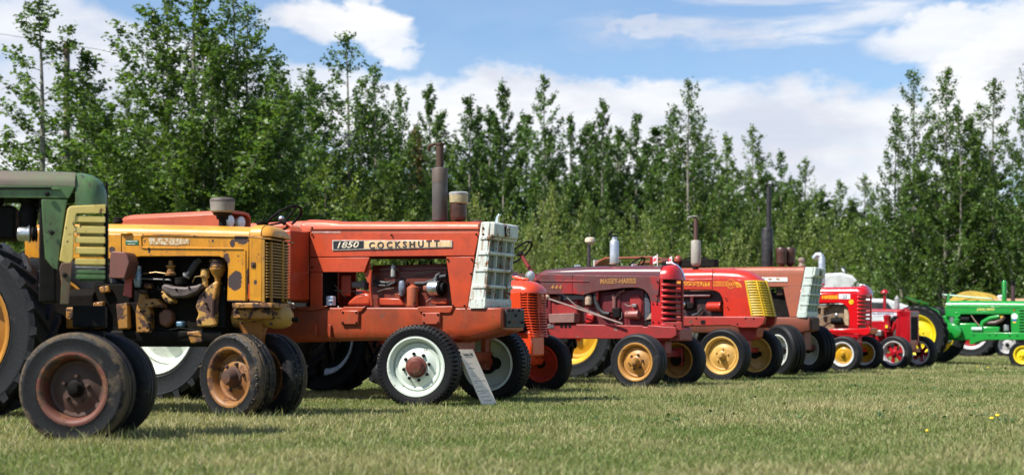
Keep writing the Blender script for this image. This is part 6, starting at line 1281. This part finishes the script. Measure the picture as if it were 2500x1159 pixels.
# ---- 9. small dark red tractor
T = Tractor((7.3, 27.1), .62, 38, 'small dark red tractor with slotted wheels, black radiator core and mushroom capped air stack')
v = .19
R9 = paint('deep_red', (.36, .006, .012), rust=-.2, rough=.25, fade=(.30, .006, .012), speck=0, grime=.12, coat=.3)
T.panel('hood_side', [(2090, 760), (2190, 761), (2190, 770), (2090, 773)], v, simple('white_decal', (.62, .60, .64), .5), .012, 0); far_side(T, 'hood_side', [(2090, 760), (2190, 761), (2190, 770), (2090, 773)], v, R9)
T.text('name_lettering', 'McCORMICK-DEERING', simple('dark_blue_print', (.05, .05, .12), .5), (2130, 763), (2182, 767.5), v+.001)
hood_top(T, 'hood', [(2090, 753, 760), (2140, 753, 760), (2200, 754, 761)], None, v+.01, R9, p=3)
ra = empty('radiator', parent=T.e); xa, zt = T.P(2196, 758, .2); zb = T.Z(2200, 834, .2); xb = xa+.21
T.part('radiator_tank', MB().box(xa-.05, xb+.01, -.22, .22, zt-.12, zt).box(xa+.0, xb, -.21, .21, zb-.06, zb+.04).box(xb-.03, xb+.012, -.22, -.17, zb, zt).box(xb-.03, xb+.012, .17, .22, zb, zt).box(xa, xb-.03, -.22, -.205, zb, zt), R9, .015, ra)
T.part('radiator_core', MB().box(xb-.03, xb+.002, -.17, .17, zb+.04, zt-.12), BLACK, 0, ra); T.part('maker_plate', MB().box(xb+.012, xb+.018, -.14, .14, zt-.10, zt-.03), simple('grey_plate', (.25, .22, .22), .5), .002, ra); T.up('radiator_cap', [(9, 758), (9, 754), (5, 752), (1, 752)], 2212, 0, R9)
block = lambda name, pts, va, vb, mat, bevel=.012: T.part(name, MB().prism(T.L(pts, va), -va, -vb), mat, bevel)
block('engine_block', [(2100, 785), (2180, 780), (2180, 835), (2100, 835)], .13, -.14, R9, .02); block('side_cover', [(2186, 780), (2194, 772), (2196, 822), (2186, 826)], .2, .0, R9, .02)
T.up('oil_bath_cleaner', [(3, 812), (9, 810), (9.5, 800), (8, 798), (8, 778), (9, 775), (9, 770), (4, 768)], 2166, .2, R9); T.part('yellow_sticker', MB().box(T.X(2161, .29), T.X(2167, .29), -.286, -.28, T.Z(2164, 800, .29), T.Z(2164, 793, .29)), YLT); T.up('yellow_cup', [(4, 815), (4, 800), (5, 797)], 2127, .2, YLT); T.part('magneto', MB().box(T.X(2138, .2), T.X(2154, .2), -.24, -.1, T.Z(2146, 820, .2), T.Z(2146, 805, .2)), STEEL, .02)
T.part('water_pipe', MB().tube([(T.X(px, .15), -.15, T.Z(px, py, .15)) for px, py in ((2175, 812), (2182, 800), (2186, 785))], .04, 8), R9); T.part('inlet_hose', MB().tube([(T.X(px, .12), -.12, T.Z(px, py, .12)) for px, py in ((2186, 775), (2180, 782), (2178, 792))], .03, 8), HOSE)
T.up('air_stack', [(4, 762), (4, 716)], 2160, .05, R9); T.up('mushroom_cap', [(4, 717), (10, 715.5), (10, 713), (7, 709), (3, 706.5), (1, 706)], 2160, .05, R9); T.up('muffler', [(3, 760), (3, 755), (6.3, 753), (6.3, 728), (3, 725), (2.5, 721)], 2190, .03, simple('grey_muffler', (.34, .33, .33), .5, .3))
T.part('front_bolster', MB().box(-.12, xb, -.14, .14, .36, zb-.04), R9, .02); T.part('front_axle', MB().box(-.04, .04, -.55, .55, .32, .40), R9, .01)
W9 = simple('grey_white_rim', (.42, .40, .40), .4); front_pair(T, .62, .33, .22, .18, TYRE_G, W9, R9, yaw=-3, style='rib', nuts=0, disc=R9, holes=6, dish=-.1)
rear_pair(T, -1.9, .7, .66, .42, .28, TYRE, R9, R9, style='lug', nuts=0); gearbox(T, -1.9, T.X(2100, .1), R9, .45, .9, .17); pan_seat(T, -2.1, 1.05, R9)

# ---- 10. green row-crop tractor at the right
O10 = Vector((11.86, 32.89)); T = Tractor((O10.x, O10.y), 0, 32, 'shiny green tractor with big yellow wheel and long hood at the right edge')
v = .23
G10 = paint('fresh_green', (.012, .26, .035), rust=-.2, rough=.25, fade=(.012, .23, .035), speck=0, grime=.08, coat=.4); Y10 = paint('fresh_yellow', (.80, .60, .01), rust=-.2, rough=.35, speck=0, grime=.06)
hood_top(T, 'hood', [(2309, 734, 748), (2345, 733, 748), (2470, 733.5, 749), (2560, 735, 750)], None, v, G10, p=2.6)
T.panel('hood_side', [(2307, 748), (2560, 749), (2560, 766), (2345, 766), (2344, 772), (2308, 772)], v+.003, G10, .012, .005); far_side(T, 'hood_side', [(2307, 748), (2560, 749), (2560, 766), (2308, 772)], v, G10)
T.part('hood_bead', MB().prism(T.L([(2310, 747), (2560, 748.5), (2560, 750.5), (2310, 749)], v), -v-.012, -v).prism(T.L([(2345, 760.5), (2468, 761), (2468, 762.5), (2345, 762)], v), -v-.009, -v), G10, .003)
T.text('name_lettering', 'JOHN DEERE', simple('pale_yellow_print', (.72, .62, .18), .4), (2385, 752), (2428, 758.5), v+.004, bold=.02)
T.part('model_badge', MB().lathe([(.03, 0), (.03, .004), (.001, .005)], (T.X(2476, v), -v-.002, T.Z(2476, 756, v)), (0, -1, 0), 18), BLACK); T.text('badge_letter', 'A', YLT, (2474, 753.5), (2478, 758.5), v+.008)
T.panel('front_panel', [(2468, 762), (2560, 762), (2560, 812), (2469, 812)], v+.006, G10, .012)
for i in range(8): T.part('louver', MB().box(T.X(2489, v), T.X(2540, v), -v-.022, -v-.004, T.Z(2500, 756.5+7.2*i, v), T.Z(2500, 753+7.2*i, v)), G10, .004); T.part('louver_gap', MB().box(T.X(2489, v), T.X(2540, v), -v-.0085, -v-.004, T.Z(2500, 760+7.2*i, v), T.Z(2500, 757+7.2*i, v)), BLACK)
T.part('white_sticker', MB().lathe([(.07, 0), (.07, .004), (.001, .005)], (T.X(2477, v), -v-.006, T.Z(2477, 772, v)), (0, -1, 0), 24), simple('plate_white', (1, 1, 1))); T.part('sticker_ribbon', MB().prism(T.L([(2472, 778), (2482, 778), (2481, 784), (2473, 784)], v), -v-.012, -v), simple('ribbon_blue', (.03, .08, .30), .5)); T.part('gold_label', MB().prism(T.L([(2473, 784.5), (2481, 784.5), (2480, 788), (2474, 788)], v), -v-.012, -v), YLT)
for sg in (-1, 1): T.part('frame_rail', MB().prism(T.L([(2367, 811), (2560, 812), (2560, 829), (2405, 829), (2385, 834), (2372, 841), (2367, 840)], v+.02), sg*(v+.02), sg*(v-.05)), G10, .01)
bolt_row(T, [(2378, 818), (2416, 818), (2432, 818), (2465, 819), (2484, 819)], v+.021, BLACK, .018)
block = lambda name, pts, va, vb, mat, bevel=.012: T.part(name, MB().prism(T.L(pts, va), -va, -vb), mat, bevel)
x_, z_ = T.P(2329, 808, .34); T.part('belt_pulley', MB().lathe([(.02, 0), (.15, 0), (.165, .01), (.165, .16), (.14, .17), (.02, .16)], (x_, -.36, z_), (0, 1, 0), 28), G10, .0)
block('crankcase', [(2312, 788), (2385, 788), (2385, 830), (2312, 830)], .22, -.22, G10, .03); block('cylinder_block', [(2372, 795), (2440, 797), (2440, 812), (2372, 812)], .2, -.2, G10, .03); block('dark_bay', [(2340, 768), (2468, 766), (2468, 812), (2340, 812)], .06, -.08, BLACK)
block('rear_case', [(2300, 770), (2318, 770), (2320, 795), (2300, 800)], .18, -.18, G10, .02)
T.up('governor', [(8, 790), (9, 780), (6, 778), (6, 772), (4, 770), (4, 765), (5, 763), (2, 761)], 2336, .2, G10); T.part('generator', MB().lathe([(.02, 0), (.07, 0), (.07, .2), (.02, .22)], (T.X(2346, .15), -.15, T.Z(2350, 779, .15)), (1, 0, 0), 14), BLACK)
T.part('water_pipe', MB().tube([(T.X(px, .18), -.18, T.Z(px, py, .18)) for px, py in ((2395, 800), (2400, 786), (2418, 776), (2440, 772))], .055, 10), G10); T.part('manifold', MB().tube([(T.X(px, .16), -.16, T.Z(px, py, .16)) for px, py in ((2405, 787), (2430, 787), (2446, 780), (2452, 772))], .05, 8), simple('brown_manifold', (.09, .05, .045), .5))
T.up('silver_cylinder', [(3, 808), (6, 806), (6, 794), (4, 792)], 2456, .2, ALU); T.part('bright_tube', MB().cyl((T.X(2373, .22), -.22, T.Z(2373, 803, .22)), (T.X(2398, .22), -.22, T.Z(2398, 803, .22)), .05), simple('mint_casting', (.30, .50, .42), .3)); block('yellow_flap', [(2440, 772), (2450, 770), (2448, 778)], .2, .15, YLT, .002); T.part('lever', MB().tube([(T.X(px, .24), -.24, T.Z(px, py, .24)) for px, py in ((2371, 769), (2380, 782), (2392, 796))], .012, 6), simple('tan_filter', (1, 1, 1)))
T.up('air_stack', [(5, 738), (5.5, 736), (5.5, 688), (4, 685), (1, 684)], 2452, .08, G10)
for i in range(7): T.up('stack_louver', [(5.6, 713-3.5*i), (6.2, 712-3.5*i), (5.6, 711-3.5*i)], 2452, .08, G10, 14)
T.up('exhaust_stack', [(5, 738), (5, 695), (4.8, 694)], 2473, .08, paint('brown_stack', (.06, .028, .028), rust=.2, rough=.5)); T.up('stack_tip', [(5.2, 697), (5.4, 695), (5.4, 685)], 2473, .08, BLACK)
xs_, zs_ = T.P(2294, 718, 0); steering_wheel(T, (xs_, 0, zs_), 84, .21, mat=BLACK, spokes=4); T.part('steering_shaft', MB().tube([(xs_, 0, zs_), (T.P(2420, 731, 0)[0], 0, T.P(2420, 731, 0)[1]+.02)], .016, 8), simple('mint_casting', (1, 1, 1))); T.part('shaft_bracket', MB().box(T.X(2313, .0), T.X(2318, 0), -.03, .03, T.Z(2315, 740, 0), T.Z(2315, 718, 0)), G10, .006)
xr_, zr_ = T.P(2238, 740, .0); T.part('seat', MB().rings([[(xr_+.30*(1-.2*k)*math.cos(t), .26*(1-.2*k)*math.sin(t), zr_+.07-.02*k-.16*math.cos(t)*(1-.15*k)*.6) for t in np.linspace(0, 2*PI, 19)[:-1]] for k in range(4)]), G10); T.part('seat_spring', MB().tube([(xr_+.1, 0, zr_-.02), (xr_+.5, 0, zr_-.2), (T.X(2305, 0), 0, T.Z(2305, 790, 0))], .03, 6), G10)
block('transmission', [(2228, 795), (2312, 785), (2312, 838), (2228, 838)], .25, -.25, G10, .04)
wheel(T, 'front_wheel', (.0, -.13, .20), .325, .20, .15, TYRE, Y10, Y10, yaw=-2, style='rib', nuts=6, nutmat=Y10, dish=-.15, hublen=.3); copy_tree([o for o in bpy.data.objects if o.parent == T.e and o.name.startswith('front_wheel')][0], T.e, (0, .13, .20), PI)
T.part('pedestal', MB().cyl((0, 0, .18), (0, 0, T.Z(2500, 829, .1)+.02), .08).cyl((0, -.11, .20), (0, .11, .20), .04), G10, .01)
rear_pair(T, -2.25, .80, .70, .46, .32, TYRE, Y10, Y10, z=.665, style='lug', nuts=6, nutmat=BLACK, dish=-.22, hubr=.16)

# ---- 11. yellow tractor beyond
s_ = 84; T = Tractor((2460/s_-CX/s_+.0, F/s_), .7, 28, 'partly hidden tractor with yellow arched fenders and pale rims behind the green one')
YB = paint('old_yellow', (.60, .40, .06), rust=.1, rough=.5, speck=.2); OB = paint('faded_rust_hood', (.42, .24, .13), rust=.3, rough=.6)
for sg in (-1, 1):
    x_, z_ = T.P(2372, 740, .8); m = MB(); n = 14; pr = [(x_+.80*math.cos(R_(20+145*i/n)), z_-.42+.78*math.sin(R_(20+145*i/n))) for i in range(n+1)]; pr += [(x_+.62*math.cos(R_(20+145*i/n)), z_-.47+.60*math.sin(R_(20+145*i/n))) for i in range(n, -1, -1)]
    m.prism(pr, sg*.55, sg*.98); T.part('fender', m, YB, .006)
hood_top(T, 'hood', [(2395, 728, 745), (2480, 728, 745), (2560, 729, 745)], None, .25, OB); T.panel('hood_side', [(2395, 745), (2560, 745), (2560, 775), (2395, 775)], .25, OB, y1=.25); T.up('white_cap', [(6, 732), (6, 726), (8, 725), (8, 722), (4, 720)], 2443, .1, simple('plate_white', (1, 1, 1)))
T.part('engine', MB().box(-1.4, .1, -.2, .2, .45, 1.1), DARK, .02); front_pair(T, .7, .38, .24, .2, TYRE, simple('grey_white_rim', (1, 1, 1)), DARK, style='rib', nuts=0)
rear_pair(T, T.X(2372, .8), .8, .76, .50, .36, TYRE_G, simple('grey_white_rim', (1, 1, 1)), paint('deep_red', (1, 1, 1)), style='lug', nuts=0, disc=paint('deep_red', (1, 1, 1))); gearbox(T, T.X(2372, .8), -1.3, DARK)

# ---- white vehicles far behind
WV = paint('white_vehicle_paint', (.88, .89, .90), rust=-.2, rough=.25, speck=0, grime=.05, coat=.5); VG = simple('tinted_glass', (.03, .04, .05), .06, bump=0)
p = world_at(2050, 815, 60); e = tag(empty('truck', (p.x, p.y, 0), 0), 'white highway truck with chrome stack half hidden behind the number 22 tractor', 'truck')
prof = [(-1.6, 1.1), (-1.6, 3.05), (-.2, 3.12), (.25, 3.02), (.48, 2.78), (.85, 2.25), (1.35, 2.12), (1.5, 1.9), (1.5, 1.1)]
MB().prism(prof, -1.15, 1.15).build('cab', WV, e, .08); MB().prism([(.36, 2.86), (.80, 2.33), (.84, 2.30), (.40, 2.84)], -.95, .95).build('windshield', VG, e)
MB().box(-1.6, 1.5, -1.1, 1.1, .5, 1.1).build('chassis', DARK, e, .03)
MB().tube([(.42, .9, 2.2), (.42, .9, 3.2), (.40, .9, 3.35), (.30, .9, 3.42)], .10, 12).build('chrome_stack', CHROME, e)
for x in (-1.3, 1.25):
    for y in (-.95, .95): MB().lathe([(.3, -.13), (.48, -.13), (.5, -.08), (.5, .08), (.48, .13), (.3, .13), (.1, .05), (.02, .04)], (x, y, .49), (0, 1, 0), 24).build('wheel', TYRE, e)
for x, h in ((-.35, 3.6), (1.05, 3.7)): MB().cyl((x, -.9, 2.1), (x, -.9, h), .012).build('antenna', STEEL, e)
MB().box(.2, 1.6, -1.1, -.6, 2.13, 2.2).build('hood_scoop', STEEL, e, .03)
for x in (.35, .75, 1.15): MB().box(x, x+.12, -1.0, -.8, 2.2, 2.27).build('marker_lamp', simple('amber_lamp', (.7, .2, .03), .3), e, .01)
p = world_at(2160, 815, 70); e = tag(empty('pickup_truck', (p.x, p.y, 0), 0), 'white pickup truck seen over the hood of the small dark red tractor', 'pickup truck')
MB().prism([(-1.6, .5), (-1.6, 1.3), (-1.3, 1.9), (-.15, 1.88), (.35, 1.72), (1.2, 1.42), (1.3, 1.0), (1.3, .5)], -.95, .95).build('body', WV, e, .06); MB().prism([(-.12, 1.84), (.02, 1.80), (.40, 1.48), (.30, 1.46)], -.8, .8).build('windshield', VG, e); MB().prism([(-1.1, 1.4), (.1, 1.4), (-.15, 1.75), (-1.05, 1.78)], -.962, -.95).build('side_window', VG, e)
g_ = MB().box(.5, 1.31, -.8, .8, 1.15, 1.4).build('grille', STEEL, e, .01)
for i in range(5): MB().box(.6+.13*i, .66+.13*i, -.985, -.952, 1.18, 1.36).build('grille_bar', DARK, e)
MB().box(-.2, .05, -.97, -.95, 1.2, 1.25).build('door_badge', DARK, e)
for x in (-1.1, .9):
    for y in (-.85, .85): MB().lathe([(.2, -.11), (.36, -.11), (.38, 0), (.36, .11), (.2, .11), (.02, .05)], (x, y, .37), (0, 1, 0), 22).build('wheel', TYRE, e)
